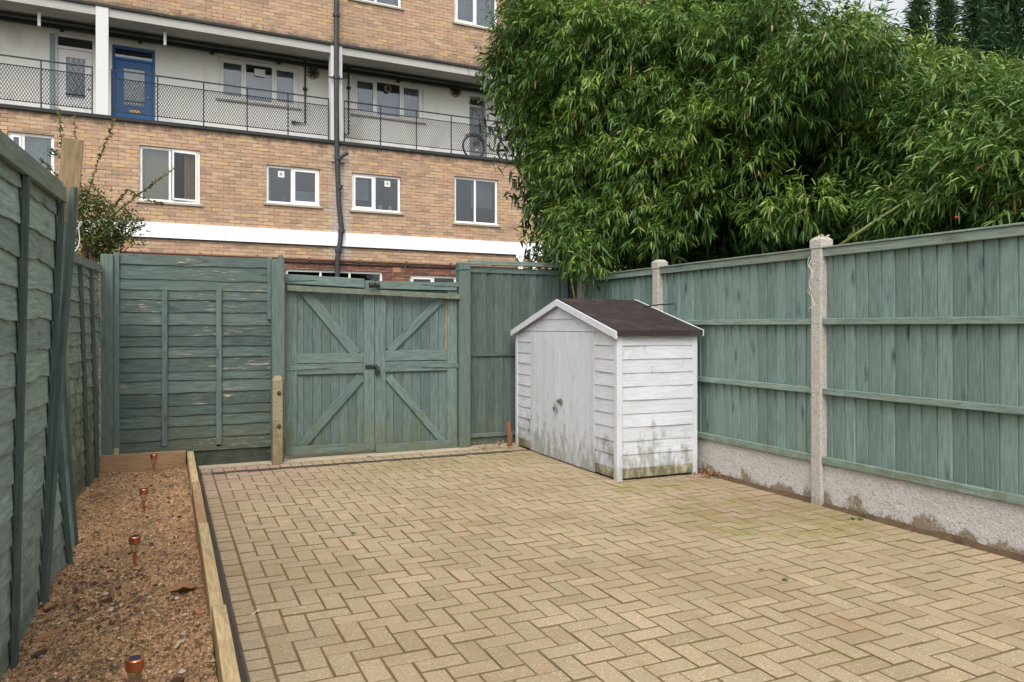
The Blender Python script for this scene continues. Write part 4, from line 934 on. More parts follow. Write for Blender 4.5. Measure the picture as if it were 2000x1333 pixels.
m = MB(); m.lathe((u0+.80, .22, z0+.06), [(0, 0), (.06, 0), (.075, .13), (0, .13)], 12); m.lathe((u0+1.07, .22, z0+.06), [(0, 0), (.05, 0), (.06, .08), (.03, .14), (0, .15)], 12); bpart(m, 'plant_pot', M['pot'], w3_)
m = MB()
for k in range(60):
    c = V((u0+.80, .22, z0+.19)); d = V((R_(-1, 1), R_(-1, 1), R_(.0, 1.3))).normalized()*R_(.06, .17); s_ = d.orthogonal().normalized()*.012; m.add([c+d*.4, c+d*.7+s_, c+d, c+d*.7-s_], [(0, 1, 2, 3)])
bpart(m, 'houseplant', M['plantgreen'], w3_)
w4_ = window(low[4], 0, [.48], (), label='tall window with a dark open left half'); u0, u1, z0, z1 = low[4]
hang(w4_, M['dark'], u0+.04, u0+.50, z0+.05, z1-.05, .3, 0, 'blind'); hang(w4_, M['blind'], u0+.60, u1-.04, z0+.5, z1-.05, .3, 0, 'blind')  # left sheet is no blind: near-black stand-in for the unlit room
for i, h in enumerate(up):
    wf = window(h, 0, [.5], (0,) if i else (), label=('upper window left of the other, cut by the top edge', 'upper window with a pale curtain beside the bamboo', None)[i])
    u0, u1, z0, z1 = h; hang(wf, M['lace'], u0+.06, u1-.06 if i != 1 else u1-.1, z0+.05, z1-.05, .22, .02)
for i, h in enumerate(rec):
    wf = window(h, WR, [.32, .68], (0, 2), label=('three part balcony window left of the downpipe', 'three part balcony window right of the downpipe')[i], t=.07)
    u0, u1, z0, z1 = h; hang(wf, M['lace'], u0+.08, u0+(u1-u0)*.3, z0+.05, z1-.05, WR+.25, .02); hang(wf, M['lace'], u0+(u1-u0)*.7, u1-.08, z0+.05, z1-.05, WR+.22, .02); hang(wf, M['lace'], u0+(u1-u0)*.32, u0+(u1-u0)*.69, z0+.05, z1-.30, WR+.26, .0, 'blind')  # pale lace tone stands in for sky reflected in the balcony panes
fanw = bpart(MB(), 'window_fan', M['white_pvc']) if False else None
m = MB(); u, z = fp(508, 142, WR); m.bx(u-.13, u+.13, WR+.03, WR+.05, z-.09, z+.09)
for k in range(7): m.bx(u-.12, u+.12, WR+.018, WR+.031, z-.08+k*.024, z-.068+k*.024)
bpart(m, 'window_vent', M['white_pvc'])
def roundvent(px, py, w, r=.13, nm='round_vent'):
    u, z = fp(px, py, w); m = MB(); m.lathe((u, w-.001, z), [(r, 0), (r, .04), (r*.82, .06), (r*.8, .02), (0, .02)], 22, (0, -1, 0)); o = bpart(m, nm, M['sill'])
    m = MB()
    for k in range(6):
        an = k*math.pi/3; m.bar((u, w-.045, z), (u+math.cos(an)*r*.75, w-.03, z+math.sin(an)*r*.75), r*.35, .004, (0, -1, .3))
    m.lathe((u, w-.02, z), [(r*.25, 0), (r*.22, .045), (0, .05)], 12, (0, -1, 0)); bpart(m, 'fan_blade', M['asphalt'], o)
roundvent(611, 143, WR, .17); roundvent(889, 179, WR, .17); roundvent(757, 174, WR+.03, .10)
m = MB(); u, z = fp(674, 150, WR); m.bx(u-.10, u+.10, WR-.008, WR+.001, z-.06, z+.06)
for k in range(5): m.bx(u-.09+k*.04, u-.07+k*.04, WR-.014, WR-.008, z-.05, z+.05)
bpart(m, 'air_brick', M['sill'])
# ground floor windows: only their tops show
window(gwin[0], 0, [.35, .65], (), False, label='wide ground floor window, only its top above the gates'); window(gwin[1], 0, [.5], (0,), False, label='narrow ground floor window above the right gate leaf')
# doors
def door(h, mat, lab, pane=(.30, .82, .22, .66), opener=None):
    u0, u1, z0, z1 = h; w = WR+.10; W_ = u1-u0; Hd = z1-z0; m = MB(); frame(m, u0+.002, u1-.002, z0, z1-.002, w-.03, .06, .07); m.bx(u0+.06, u1-.06, w-.03, w+.03, z0+Hd*.84, z0+Hd*.87)
    df = bpart(m, 'door', mat, bd, .004); df['label'] = lab
    a, b, c, d = u0+.06+.01, u1-.07, z0+.02, z0+Hd*.838; pa, pb_, pc_, pd_ = a+(b-a)*.22, b-(b-a)*.20, c+(d-c)*.36, c+(d-c)*.90
    m = MB(); wall_holes(m, a, b, c, d, w-.005, [(pa, pb_, pc_, pd_)], .03); m.bx(a, b, w+.03, w+.04, c, pc_-.01)
    frame(m, pa-.02, pb_+.02, pc_-.02, pd_+.02, w-.016, .025, .012); bpart(m, 'door_leaf', mat, df)
    m = MB(); m.bx(pa, pb_, w+.008, w+.014, pc_, pd_); bpart(m, 'pane', M['glass'], df)
    m = MB(); m.bx(u0+.06, u1-.06, w+.0, w+.006, z0+Hd*.87, z1-.06); bpart(m, 'pane', M['glass'], df)
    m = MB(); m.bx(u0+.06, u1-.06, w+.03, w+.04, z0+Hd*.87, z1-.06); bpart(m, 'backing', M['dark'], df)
    m = MB(); m.bx(a+(b-a)*.38, b-(b-a)*.32, w-.02, w-.006, pc_-.16, pc_-.10); bpart(m, 'letterbox', M['brass'] if mat == M['bluedoor'] else M['white_pvc'], df, .004)
    m = MB(); m.lathe((b-.06, w-.006, c+(d-c)*.5), [(.03, 0), (.03, .008), (.012, .012), (.012, .04), (.024, .05), (0, .06)], 12, (0, -1, 0)); bpart(m, 'door_knob', M['steel'], df)
    return df, (pa, pb_, pc_, pd_)
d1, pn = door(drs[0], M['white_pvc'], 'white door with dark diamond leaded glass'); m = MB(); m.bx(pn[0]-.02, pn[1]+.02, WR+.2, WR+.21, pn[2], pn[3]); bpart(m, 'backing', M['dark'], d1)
m = MB()
for k in range(-8, 16):
    x0_ = pn[0]+k*.11
    for s_ in (1, -1):
        L_ = pn[3]-pn[2]; xa = x0_ if s_ == 1 else x0_; xb = x0_+s_*L_*.55
        if s_ == -1: xa, xb = x0_+.3, x0_+.3-L_*.55
        # clip to pane
        p_, q_ = V((xa, WR+.105, pn[2])), V((xb, WR+.105, pn[3])); dd_ = q_-p_
        t0, t1 = 0, 1
        for lim, sg2 in ((pn[0], 1), (pn[1], -1)):
            if abs(dd_.x) > 1e-6:
                tt = (lim-p_.x)/dd_.x
                if dd_.x*sg2 > 0: t0 = max(t0, tt)
                else: t1 = min(t1, tt)
        if t1-t0 > .05: m.bar(p_+dd_*t0, p_+dd_*t1, .008, .004, (0, 1, 0))
bpart(m, 'leading', M['asphalt'], d1)
d2, pn = door(drs[1], M['bluedoor'], 'bright blue door with a net curtain behind its glass'); hang(d2, M['lace'], pn[0]-.02, pn[1]+.02, pn[2], pn[3], WR+.17, .012)
d3, pn = door(drs[2], M['blind'], 'dark grey door partly hidden by the bamboo')
m = MB(); u, z = fp(104, 100, WR); m.bx(u-.07, u+.02, WR-.01, WR+.0, 6.0, fp(104, 66, WR)[1], 2); bpart(m, 'door_trim', M['teal'])
# pillars
for (pa_, pb_) in ((187, 212), (646, 668), (1105, 1127)):
    a, b = fp(pa_, 200)[0], fp(pb_, 200)[0]; m = MB(); m.bx(a, b, -.03, .22, 6.011, 8.394, 2); bpart(m, 'pillar', M['pillar'], bd, .005)
for px in (77, 322): 
    u, _ = fp(px, 60, .35); m = MB(); m.bx(u-.03, u+.03, .26, .34, 7.86, 8.22, 2); m.bx(u-.03, u+.03, .34, .46, 8.15, 8.22, 1); bpart(m, 'bracket', M['pillar'], bd, .004)
# pipes under the soffit
m = MB(); m.tube([(-12, WR-.10, 8.17), (16, WR-.10, 8.17)], .05, 10); m.tube([(-12, WR-.30, 8.235), (16, WR-.30, 8.235)], .028, 8)
for k in range(18): u = -10.6+k*1.6; m.bx(u-.04, u+.04, WR-.16, WR-.0, 8.09, 8.20)
bpart(m, 'soffit_pipe', M['asphalt'], smooth=False)
def walk(pts, r, w): return [(fp(x, y, w)[0], w, fp(x, y, w)[1]) for x, y in pts]
m = MB(); m.tube(walk([(596, 118), (596, 241), (569, 238)], 0, WR-.04), .022, 8)
for (x, y) in ((596, 174), (574, 239)): u, z = fp(x, y, WR-.04); m.bx(u-.05, u+.05, WR-.07, WR, z-.03, z+.03)
bpart(m, 'wall_pipe', M['asphalt'])
m = MB(); m.tube(walk([(681, 132), (681, 263), (672, 262)], 0, WR-.04), .02, 8); u, z = fp(681, 172, WR-.04); m.bx(u-.05, u+.05, WR-.07, WR, z-.03, z+.03); bpart(m, 'wall_pipe', M['asphalt'])
# railings
def railing(pxs, lab=None):
    us = [fp(p, 200)[0] for p in pxs]; m = MB()
    for u in us: m.bx(u-.014, u+.014, .02, .035, 6.01, 7.05, 2)
    for (z, t) in ((7.045, .03), (6.865, .018), (6.125, .018)): m.bx(us[0]-.014, us[-1]+.014, .018-.004, .037, z-t/2, z+t/2, 0)
    ro = bpart(m, 'railing', M['asphalt'])
    for k in range(len(us)-1):
        a, b, c, d = us[k]+.015, us[k+1]-.015, 6.135, 6.856; m = MB(); pw = .056; sl2 = 1.75; hh = d-c; n_ = int((b-a+hh/sl2)/pw)+2
        for s_ in (1, -1):
            for i in range(-int(hh/sl2/pw)-1, n_):
                xa = a+i*pw; xb = xa+hh/sl2
                if s_ == -1: xa, xb = xb, xa
                p_, q_ = V((xa, .027, c)), V((xb, .027, d)); dd_ = q_-p_; t0, t1 = 0, 1
                for lim, sgn in ((a, 1), (b, -1)):
                    tt = (lim-p_.x)/dd_.x
                    if dd_.x*sgn > 0: t0 = max(t0, tt)
                    else: t1 = min(t1, tt)
                if t1-t0 > .02:
                    p2, q2 = p_+dd_*t0, p_+dd_*t1; o = V((.0065, 0, 0)); dy = V((0, .003*s_, 0))
                    m.add([p2-o+dy, p2+o+dy, q2+o+dy, q2-o+dy], [(0, 1, 2, 3)])
        bpart(m, 'mesh_panel', M['asphalt'], ro)
railing([-120, -20, 80, 180]); railing([218, 308, 398, 483, 563, 642]); railing([673, 744, 814, 882, 950, 1015, 1080])
# white fascia band
m = MB(); u = -7.2
while u < 9: m.bx(u, u+1.592, -.06, -.001, 3.365, 3.705, 0); u += 1.6
bpart(m, 'fascia', M['fascia'], bd, .002)
m = MB(); m.bx(-7.2, 9, -.05, -.001, 3.345, 3.364, 0); bpart(m, 'fascia_shadow_strip', M['asphalt'])  # dark strip painting the thin shadow beneath the fascia
for px in (1014, 1042): u = fp(px, 505)[0]; m = MB(); m.bx(u-.07, u+.07, -.10, -.062, 2.4, 3.34, 2); m.bx(u-.13, u+.13, -.10, -.062, 3.25, 3.36, 0); bpart(m, 'porch_post', M['fascia'], bd, .004)
# brown pipe with clips
m = MB(); m.tube([(-4.6, -.06, 3.01), (6.5, -.06, 2.985)], .022, 8)
for k in range(9): u = -4.2+k*1.25; m.bx(u-.03, u+.03, -.075, -.0, 2.96, 3.05)
m.tube([(fp(791, 530)[0], -.05, 2.99), (fp(791, 530)[0], -.05, 2.2)], .015, 6)
bpart(m, 'wall_pipe', M['copper'])
m = MB(); m.tube([(-4.6, -.03, 2.93), (6.5, -.03, 2.915)], .016, 6); bpart(m, 'wall_cable', M['asphalt'])
# downpipe
m = MB(); w = -.14; m.tube(walk([(657, -200), (657, 200), (658, 300), (662, 400), (667, 445), (664, 475), (659, 505), (658, 700)], 0, w), .062, 12)
for (x, y) in ((657, 30), (657, 152), (660, 310), (663, 366), (667, 452), (661, 490)): u, z = fp(x, y, w); m.lathe((u, w, z-.05), [(.062, 0), (.085, .01), (.085, .09), (.062, .1)], 12)
for (x, y) in ((657, 152), (661, 318)): u, z = fp(x, y, w); m.bx(u-.17, u+.17, w+.03, w+.06, z-.02, z+.02)
m.tube(walk([(661, 312), (669, 304), (679, 299)], 0, w), .05, 10)
bpart(m, 'downpipe', M['pipe'])
m = MB(); u, z = fp(775, 526); m.bx(u-.10, u+.10, -.006, .0, z-.08, z+.08)
bpart(m, 'air_brick', M['terracotta'])

# bicycle on the balcony
bu, bz = fp(925, 287, .35)
def toW(u, w, z): return V((P0.x+fd.x*u+nrm.x*w, P0.y+fd.y*u+nrm.y*w, z))
bk = thing('bicycle', toW(bu+.5, .35, 6.0), 'black bicycle standing behind the balcony mesh, half hidden by bamboo', 'bicycle')
wr = .345; zc = 6.0+wr
def ring(m, c, r, rt, k=32):
    pts = [toW(c+math.cos(a)*r, .35, zc+math.sin(a)*r) for a in [2*math.pi*i/k for i in range(k+1)]]; m.tube(pts, rt, 6, False)
for c in (bu, bu+1.05):
    m = MB(); ring(m, c, wr-.025, .030); wh = part(m, 'wheel', M['black'], bk, smooth=True)
    m = MB()
    for k in range(14): a = k*math.pi/7; m.tube([toW(c, .35, zc), toW(c+math.cos(a)*(wr-.04), .35, zc+math.sin(a)*(wr-.04))], .0025, 4)
    part(m, 'spokes', M['steel'], wh)
    m = MB(); pts = [toW(c+math.cos(a)*(wr+.03), .35, zc+math.sin(a)*(wr+.03)) for a in [math.pi*(.15+.6*i/12) for i in range(13)]]
    m.tube(pts, .018, 6); part(m, 'mudguard', M['black'], bk)
m = MB(); hd, hb = toW(bu+.20, .35, zc+.46), toW(bu+.17, .35, zc+.30); st = toW(bu+.72, .35, zc+.40); bb = toW(bu+.60, .35, zc-.05)
for a, b in ((hd, hb), (hb, toW(bu, .37, zc)), (hb, toW(bu, .33, zc)), (hd, st), (hb, bb), (bb, st), (bb, toW(bu+1.05, .35, zc)), (st, toW(bu+1.05, .35, zc)), (st, toW(bu+.76, .35, zc+.52))): m.tube([a, b], .017, 8)
part(m, 'frame', M['black'], bk)
m = MB(); m.tube([toW(bu+.20, .35, zc+.46), toW(bu+.21, .35, zc+.58), toW(bu+.12, .35, zc+.62)], .015, 8); m.tube([toW(bu+.12, .08, zc+.63), toW(bu+.14, .35, zc+.62), toW(bu+.12, .62, zc+.63)], .014, 8); part(m, 'handlebar', M['black'], bk)
m = MB(); m.tube([toW(bu+.62, .35, zc+.55), toW(bu+.76, .35, zc+.55), toW(bu+.9, .35, zc+.56)], [.03, .05, .07], 8); part(m, 'saddle', M['black'], bk)

# ------------------------------------------------------------ foliage
def leaves_mesh(name, mat, base, dirs, L, Wd, rn, bend=.35, parent=None, org=V((0, 0, 0))):
    """lance shaped leaves as one mesh: base points, unit directions, lengths, widths"""
    n = len(base); up = np.tile([0, 0, 1.], (n, 1)); side = np.cross(dirs, up); sl3 = np.linalg.norm(side, axis=1, keepdims=True); side = np.where(sl3 > .05, side/np.maximum(sl3, 1e-6), [1, 0, 0])
    nr = np.cross(side, dirs); roll = rng.uniform(-1.1, 1.1, (n, 1)); sd = side*np.cos(roll)+nr*np.sin(roll); nn = np.cross(sd, dirs)
    L = L[:, None]; Wd = Wd[:, None]
    def cp(t): q = base+dirs*L*t; q = q.copy(); q[:, 2] -= (bend*L[:, 0]*t*t); return q
    p0, p1, p2, p3 = cp(0), cp(.28), cp(.62), cp(1.)
    cup = nn*Wd*.18
    v = np.stack([p0, p1-sd*Wd*.5+cup, p1+sd*Wd*.5+cup, p2-sd*Wd*.42+cup, p2+sd*Wd*.42+cup, p3, p1, p2], 1).reshape(-1, 3)-np.array(org)
    i = (np.arange(n)*8)[:, None]
    tri = np.concatenate([i+[0, 6, 1], i+[0, 2, 6], i+[3, 7, 5], i+[7, 4, 5]], 1).reshape(-1, 3)
    qd = np.concatenate([i+[1, 6, 7, 3], i+[6, 2, 4, 7]], 1).reshape(-1, 4)
    me = bpy.data.meshes.new(name); me.vertices.add(len(v)); me.vertices.foreach_set('co', v.astype(np.float32).ravel())
    loops = np.concatenate([tri.ravel(), qd.ravel()]); me.loops.add(len(loops)); me.loops.foreach_set('vertex_index', loops.astype(np.int32))
    st_ = np.concatenate([np.arange(len(tri))*3, len(tri)*3+np.arange(len(qd))*4]); me.polygons.add(len(st_)); me.polygons.foreach_set('loop_start', st_.astype(np.int32))
    me.polygons.foreach_set('use_smooth', np.ones(len(st_), dtype=bool))
    a = me.attributes.new('rn', 'FLOAT', 'POINT'); a.data.foreach_set('value', np.repeat(rn, 8).astype(np.float32))
    me.update(calc_edges=True); me.materials.append(mat); ob = bpy.data.objects.new(name, me); C.objects.link(ob)
    if parent is not None: ob.parent = parent
    return ob
def unit(a): return a/np.maximum(np.linalg.norm(a, axis=1, keepdims=True), 1e-6)
def sprays(lobes, per_area, leafL, leafW, nl=9, droop=.55, inner=.35, rbias=None):
    """leafy twigs over the shells of many lobes"""
    Bs, Ds, Ls, Ws_, Rs, Tw = [], [], [], [], [], []
    for (c, r, br) in lobes:
        c = np.array(c); n = int(per_area*4*math.pi*r[0]*r[2]); 
        d = unit(rng.normal(size=(n, 3))); rad = rng.uniform(.6, 1., n)**.6; d[:, 2] = np.abs(d[:, 2])*np.where(rng.random(n) < .25, -1, 1); rad[rng.random(n) < inner] *= rng.uniform(.3, .8)
        o = c+d*np.array(r)*rad[:, None]
        o += rng.normal(size=o.shape)*.05
        td = unit(d*.9+rng.normal(size=d.shape)*.45+np.array([0, 0, -droop*.4]))
        tl = rng.uniform(.10, .26, n)
        lightness = rng.normal(0, .10, n)+br+.22*np.clip((o[:, 2]-c[2])/r[2], -1, 1); dr_ = rng.uniform(.3, 1.7, (n, 1))*droop  # light painted into the leaf tone: lobe tops lighter, undersides darker
        for k in range(nl):
            t = .25+.75*k/(nl-1); b = o+td*(tl*t)[:, None]
            s = unit(np.cross(td, rng.normal(size=td.shape)))
            ld = unit(td*(.75 if k < nl-1 else 1.6)+s*.75+np.array([0, 0, -1.])*dr_+rng.normal(size=td.shape)*.22)
            Bs.append(b); Ds.append(ld); Ls.append(rng.uniform(.5, 1.35, n)*leafL); Ws_.append(rng.uniform(.7, 1.15, n)*leafW)
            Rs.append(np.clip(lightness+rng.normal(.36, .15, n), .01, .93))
        Tw.append((o, o+td*tl[:, None]))
    B_, D_, L_, W_, R2 = map(np.concatenate, (Bs, Ds, Ls, Ws_, Rs))
    dead = rng.random(len(R2)) < .012; R2[dead] = .99
    return B_, D_, L_, W_, R2, Tw
def dfront(px): return 9.6-(px-1000)*.0037
def crown(parent_name, loc, label, cat, lobes, mat, dens, L, W_, nl, droop, culms, cm, cr=.018, group=None, tname='crown', trunk='culm', fill=520):
    t = thing(parent_name, loc, label, cat, group); org = V(loc)
    B_, D_, L_, Wd, R2, Tw = sprays(lobes, dens, L, W_, nl, droop)
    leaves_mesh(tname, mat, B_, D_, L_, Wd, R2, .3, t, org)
    ta = np.concatenate([q[0] for q in Tw]); tb = np.concatenate([q[1] for q in Tw]); sel = rng.random(len(ta)) < .5; ta, tb = ta[sel], tb[sel]; dv = tb-ta; ln = np.linalg.norm(dv, axis=1); dv = unit(dv)
    leaves_mesh('twigs', cm, ta-dv*(ln*.9)[:, None], dv, ln*1.9, np.full(len(ta), .006), np.full(len(ta), .5), .05, t, org)
    for pts in culms:
        m = MB(); n_ = len(pts); m.tube(pts, [cr*(1-.6*i/(n_-1)) for i in range(n_)], 7); part(m, trunk, cm, t, smooth=True)
    # inner leaves fill the clump's depth, shade painted in with the darkest tone
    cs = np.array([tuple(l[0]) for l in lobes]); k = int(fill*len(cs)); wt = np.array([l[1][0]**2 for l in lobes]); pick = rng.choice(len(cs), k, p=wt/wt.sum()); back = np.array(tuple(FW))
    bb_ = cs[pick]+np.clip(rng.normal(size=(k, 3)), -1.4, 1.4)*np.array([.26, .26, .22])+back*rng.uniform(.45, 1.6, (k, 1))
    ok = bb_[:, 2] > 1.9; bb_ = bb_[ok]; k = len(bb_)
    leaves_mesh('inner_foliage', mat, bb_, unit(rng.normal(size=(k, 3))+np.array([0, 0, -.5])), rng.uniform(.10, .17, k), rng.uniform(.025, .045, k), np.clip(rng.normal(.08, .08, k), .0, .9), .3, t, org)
    return t
random.seed(21)
lobesA = []
for (px, py, r, dd) in [(1040, 225, .17, .1), (1052, 285, .18, .1), (1062, 340, .18, .1), (1005, 205, .13, .0), (975, 120, .12, .0), (1020, 250, .12, .0), (1070, 10, .5, .2), (1035, 70, .36, .0), (1005, 125, .26, .1), (1045, 160, .26, -.1), (1095, 215, .26, .2), (990, 178, .06, .0), (960, 174, .04, .0), (1100, 275, .22, .1), (1100, 230, .45, .3), (1085, 335, .28, .1), (1120, 300, .4, .2), (1100, 390, .30, -.1), (1120, 445, .28, -.3), (1125, 490, .2, -.6), (1150, 508, .14, -.9), (1150, 380, .4, .2), (1165, 450, .32, -.3), (1060, 470, .10, -.2)]:
    lobesA.append((at(px, py, dfront(px)+dd), (r, r*.9, r*.85), R_(-.02, .16)))
for i in range(46):
    px = R_(1150, 1690); py = R_(-60, 430); r = R_(.24, .46); d = dfront(px)+R_(.25, 1.0)+.3
    if px > 1560 and py < 70: continue
    if px > 1360 and py > 240: d += R_(.7, 1.3)
    elif py > 330: d += R_(.1, .6)
    lobesA.append((at(px, py, d), (r, r, r*.8), R_(-.22, .08)))
for (px, py, r) in [(1270, 330, .42), (1290, 200, .36), (1180, 210, .42), (1240, 90, .40), (1330, 70, .34), (1390, 260, .42), (1480, 330, .2), (1365, 395, .30), (1250, 420, .34), (1430, 100, .36), (1520, 50, .36), (1220, 300, .34), (1520, 200, .42), (1600, 130, .40), (1180, 60, .45), (1130, 130, .38), (1500, 430, .18), (1580, 400, .2), (1300, 460, .20), (1210, 475, .24), (1140, 330, .3), (1440, 190, .3), (1340, 300, .28), (1100, 40, .35), (1660, 100, .3)]:
    lobesA.append((at(px, py, dfront(px)-.22), (r, r, r*.75), R_(.04, .30)))
for px in range(1190, 1700, 45): lobesA.append((at(px, R_(440, 495), dfront(px)+R_(1., 1.6)), (.32, .3, .28), -.3))
def culm(px0, d0, px1, py1, d1, lean=.0):
    a = at(px0, 900, d0); a.z = -.05; b = at(px1, py1, d1); return [a.lerp(b, t)+V((0, 0, .45*math.sin(t*math.pi*.9)*t)) for t in [i/7 for i in range(8)]]
culmsA = [culm(R_(1200, 1500), R_(9, 10.5), R_(1050, 1600), R_(0, 250), R_(8.4, 9.8)) for _ in range(16)]
culmsA.append([at(1112, 520, 8.7), at(1118, 560, 8.6), at(1126, 600, 8.55)])
locA = at(1300, 900, 9.6); locA.z = 0
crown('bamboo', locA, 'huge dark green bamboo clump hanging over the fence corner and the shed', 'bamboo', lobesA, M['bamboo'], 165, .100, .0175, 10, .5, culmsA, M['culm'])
lobesB = []
for i in range(44):
    px = R_(1680, 2140); py = R_(330, 450) if i % 2 else R_(170+max(0, (px-1700)*.12), 330); r = R_(.18, .36); d = dfront(px)+R_(.1, .9)
    lobesB.append((at(px, py, d), (r*1.5, r*1.1, r*.6), R_(-.16, .10)))
for (px, py, r) in [(1700, 130, .3), (1770, 140, .25), (1850, 150, .25), (1930, 180, .2), (1965, 200, .2), (1680, 75, .22), (1825, 115, .12), (1650, 200, .3), (1760, 220, .3), (1960, 330, .34), (1880, 370, .3), (1990, 390, .3), (1800, 400, .28), (1900, 300, .28), (2060, 320, .35)]:
    lobesB.append((at(px, py, dfront(px)+(.8 if py < 250 else .0)), (r*1.3, r, r*.7), R_(.05, .3)))
for px in range(1690, 2100, 60): lobesB.append((at(px, R_(425, 470), dfront(px)+R_(.6, 1.)), (.32, .28, .2), -.15))
culmsB = [[at(1640, 480, 6.6), at(1720, 425, 6.5), at(1800, 375, 6.5), at(1900, 340, 6.6)], [at(1700, 500, 7), at(1760, 330, 7), at(1850, 240, 7.), at(1960, 190, 7)], 
          [at(1800, 520, 6.6), at(1900, 420, 6.4), at(2050, 330, 6.2)], [at(1780, 260, 7.2), at(1850, 190, 7.2), at(1900, 150, 7.2)]]
culmsB += [culm(R_(1700, 2050), R_(7, 8), R_(1700, 2100), R_(240, 340), R_(6.8, 7.6)) for _ in range(10)]
locB = at(1850, 900, 7.4); locB.z = 0
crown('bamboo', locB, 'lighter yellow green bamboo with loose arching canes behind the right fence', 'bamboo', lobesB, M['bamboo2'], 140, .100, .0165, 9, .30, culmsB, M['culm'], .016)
# conifers beyond
def conifer(px, pytop, d, r, hue, label):
    p = at(px, 900, d); p.z = 0; zt = H+(HY-pytop)/F_*d; Bs, Ds, Ls, Ws_, Rs = [], [], [], [], []; n = int(2300*r)
    z = rng.uniform(.15, 1, n)**.8; an = rng.uniform(0, 2*math.pi, n); rr = r*(1.02-z)**.8*rng.uniform(.45, 1.05, n)*(1+.25*np.sin(an*5+z*30))
    b = np.stack([p.x+np.cos(an)*rr, p.y+np.sin(an)*rr, z*zt], 1)
    for k in range(4):
        dr = unit(np.stack([np.cos(an), np.sin(an), rng.uniform(.1, 1.1, n)], 1)+rng.normal(size=(n, 3))*.45)
        Bs.append(b+rng.normal(size=b.shape)*.08); Ds.append(dr); Ls.append(rng.uniform(.18, .42, n)); Ws_.append(rng.uniform(.03, .06, n)); Rs.append(np.clip(rng.normal(.45, .25, n), 0, .92))
    t = thing('conifer', p, label, 'tree', 'conifers beyond the bamboo'); leaves_mesh('crown', M['conifer'], *map(np.concatenate, (Bs, Ds, Ls, Ws_, Rs)), .15, t, p)
    m = MB(); m.tube([p, p+V((0, 0, zt*.5)), p+V((0, 0, zt*.97))], [.25, .15, .03], 8); part(m, 'trunk', M['bark'], t)
conifer(1795, 0, 24, .9, 0, 'narrow conifer spire seen in the sky gap, left of the other spire'); conifer(1848, -8, 25, 1.0, 0, 'narrow conifer spire beside the sky gap, right of the other spire')
conifer(1915, -60, 22, 1.3, 0, 'tall dark conifer right of the sky gap'); conifer(1985, -120, 19, 1.9, 0, 'tallest dark conifer at the top right corner')
# shrub behind the left fence
sh = at(185, 560, 8.9); sh.z = 0
t = thing('shrub', sh, 'straggly small leaved shrub with long arching shoots behind the left fence', 'shrub')
stems = [[(165, 470), (150, 400), (128, 330), (118, 260), (114, 214)], [(165, 440), (158, 360), (148, 290), (145, 222)], [(160, 470), (165, 400), (190, 320), (214, 262), (222, 234)],
         [(170, 470), (215, 425), (265, 385), (305, 355), (348, 325)], [(175, 480), (210, 450), (245, 430), (276, 432)], [(170, 470), (150, 440), (130, 400), (96, 375)],
         [(190, 470), (225, 400), (250, 372), (290, 392), (318, 398)], [(180, 470), (200, 470), (225, 482), (262, 455)], [(185, 460), (195, 500), (200, 530)], [(165, 460), (135, 380), (100, 330), (78, 312)], [(170, 460), (200, 395), (178, 352)], [(180, 470), (240, 460), (283, 440)]]
Bs, Ds, Ls, Ws_, Rs = [], [], [], [], []; sb = [[], [], [], [], []]; rb = [[], [], [], [], []]
for si, st_ in enumerate(stems):
    d = 8.7+R_(-.35, .2); pts = [at(x, y, d+R_(-.04, .04)) for x, y in st_]
    base = sh+V((R_(-.1, .1), R_(-.1, .1), 1.1)); pts = [base]+pts; fine = []
    for i in range(len(pts)-1):
        for k in range(14): fine.append(pts[i].lerp(pts[i+1], k/14)+V((R_(-1, 1), R_(-1, 1), R_(-1, 1)))*.004)
    fine.append(pts[-1]); m = MB(); m.tube(fine, [.009*(1-.8*i/len(fine)) for i in range(len(fine))], 6); part(m, 'stem', M['bark'], t)
    n_ = len(fine)
    for i, p in enumerate(fine):
        if i < 12: continue
        tip = i/n_
        for k in range(3):
            dv = V((R_(-1, 1), R_(-1, 1), R_(-.5, 1))).normalized(); tgt = sb if tip > .86 and si in (0, 1, 2, 3, 8) else (rb if random.random() < .10 else (Bs, Ds, Ls, Ws_, Rs))
            tgt[0].append(p); tgt[1].append(dv); tgt[2].append(R_(.03, .055)); tgt[3].append(R_(.012, .02)); tgt[4].append(random.random()*.9)
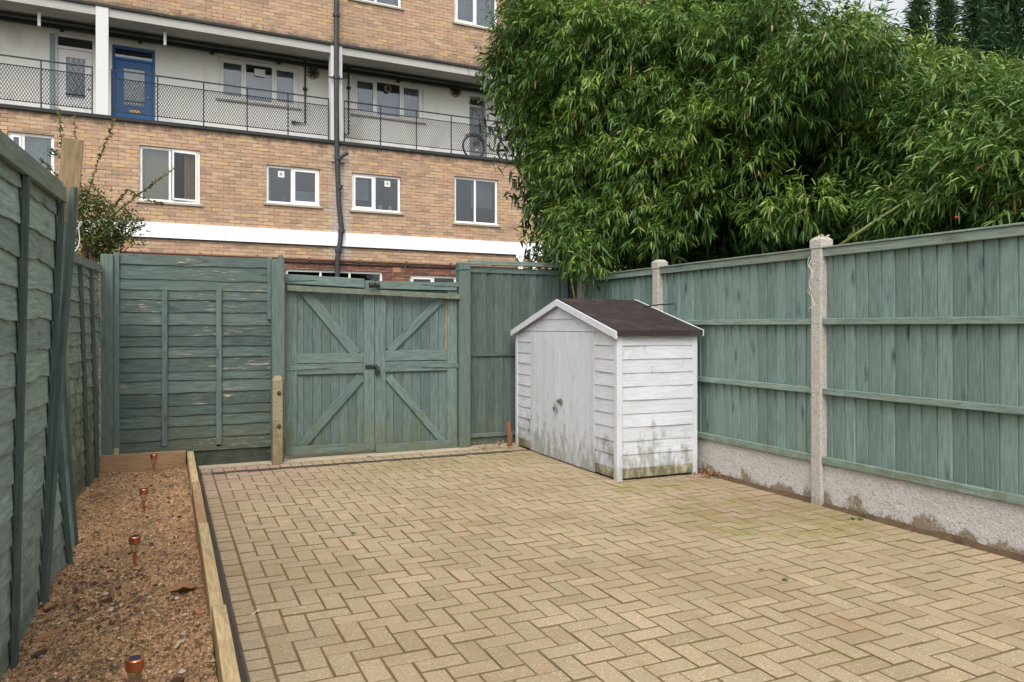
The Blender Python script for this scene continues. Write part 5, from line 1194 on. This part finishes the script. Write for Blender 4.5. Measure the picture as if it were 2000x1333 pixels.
for (px, py, r, n_) in [(190, 440, .26, 950), (170, 470, .22, 700), (215, 462, .24, 800), (235, 440, .16, 300), (165, 380, .10, 120), (180, 395, .16, 250), (205, 405, .14, 180), (250, 425, .13, 150), (195, 490, .16, 250), (220, 485, .10, 120), (105, 300, .07, 60), (150, 420, .2, 450)]:
    c = at(px, py, 8.7)
    for k in range(n_):
        o = V((random.gauss(0, 1), random.gauss(0, 1), random.gauss(0, .8)))*r*.55; dv = V((R_(-1, 1), R_(-1, 1), R_(-.5, 1))).normalized()
        tgt = rb if (random.random() < .16 and py > 370) else (Bs, Ds, Ls, Ws_, Rs)
        tgt[0].append(c+o); tgt[1].append(dv); tgt[2].append(R_(.03, .06)); tgt[3].append(R_(.014, .024)); tgt[4].append(random.random()*.93)
for nm, q, mt in (('foliage', (Bs, Ds, Ls, Ws_, Rs), 'shrub'), ('new_shoots', sb, 'shoot'), ('reddish_foliage', rb, 'redleaf')):
    leaves_mesh(nm, M[mt], np.array([tuple(v) for v in q[0]]), np.array([tuple(v) for v in q[1]]), np.array(q[2]), np.array(q[3]), np.array(q[4]), .15, t, sh)
m = MB(); bq = at(1868, 425, 5.95); m.lathe(bq, [(0, -.015), (.010, -.009), (.014, 0), (.010, .009), (0, .015)], 10); solo(m, 'berry', M['berry'], bq, 'small red fruit showing among the bamboo above the right fence', 'fruit', smooth=True)
# weeds and moss tufts in the joints
bs = [[], [], [], [], []]
def tuft(p, n_, L):
    for k in range(n_):
        dv = V((R_(-1, 1), R_(-1, 1), R_(.3, 1.4))).normalized(); bs[0].append(tuple(p+V((R_(-.012, .012), R_(-.012, .012), -.004)))); bs[1].append(tuple(dv)); bs[2].append(L*R_(.5, 1.2)); bs[3].append(L*.22); bs[4].append(random.random()*.93)
for k in range(420):
    i = random.randint(0, 36); j = random.randint(-36, 20); p = V((SX+i*U+(R_(0, U) if k % 2 else 0), Y0+j*U+(0 if k % 2 else R_(0, U)), -.006))
    if p.y > YB or p.x > 4.2 or p.y < 2: continue
    if mn.noise(V((p.x*1.1, p.y*1.1, 3))) > .02: tuft(p, 5, R_(.006, .012))
for (x, y, n_, L) in ((1692, 1010, 40, .035), (1532, 1133, 18, .03), (1485, 1113, 14, .02), (690, 1043, 14, .03), (712, 1155, 10, .02), (1120, 1100, 5, .02), (1665, 1015, 20, .03), (720, 893, 14, .04), (650, 895, 8, .03), (1680, 1016, 20, .03)): tuft(gnd(x, y), n_, L)
o = leaves_mesh('weeds', M['weed'], np.array(bs[0]), np.array(bs[1]), np.array(bs[2]), np.array(bs[3]), np.array(bs[4]), .2); o['kind'] = 'stuff'
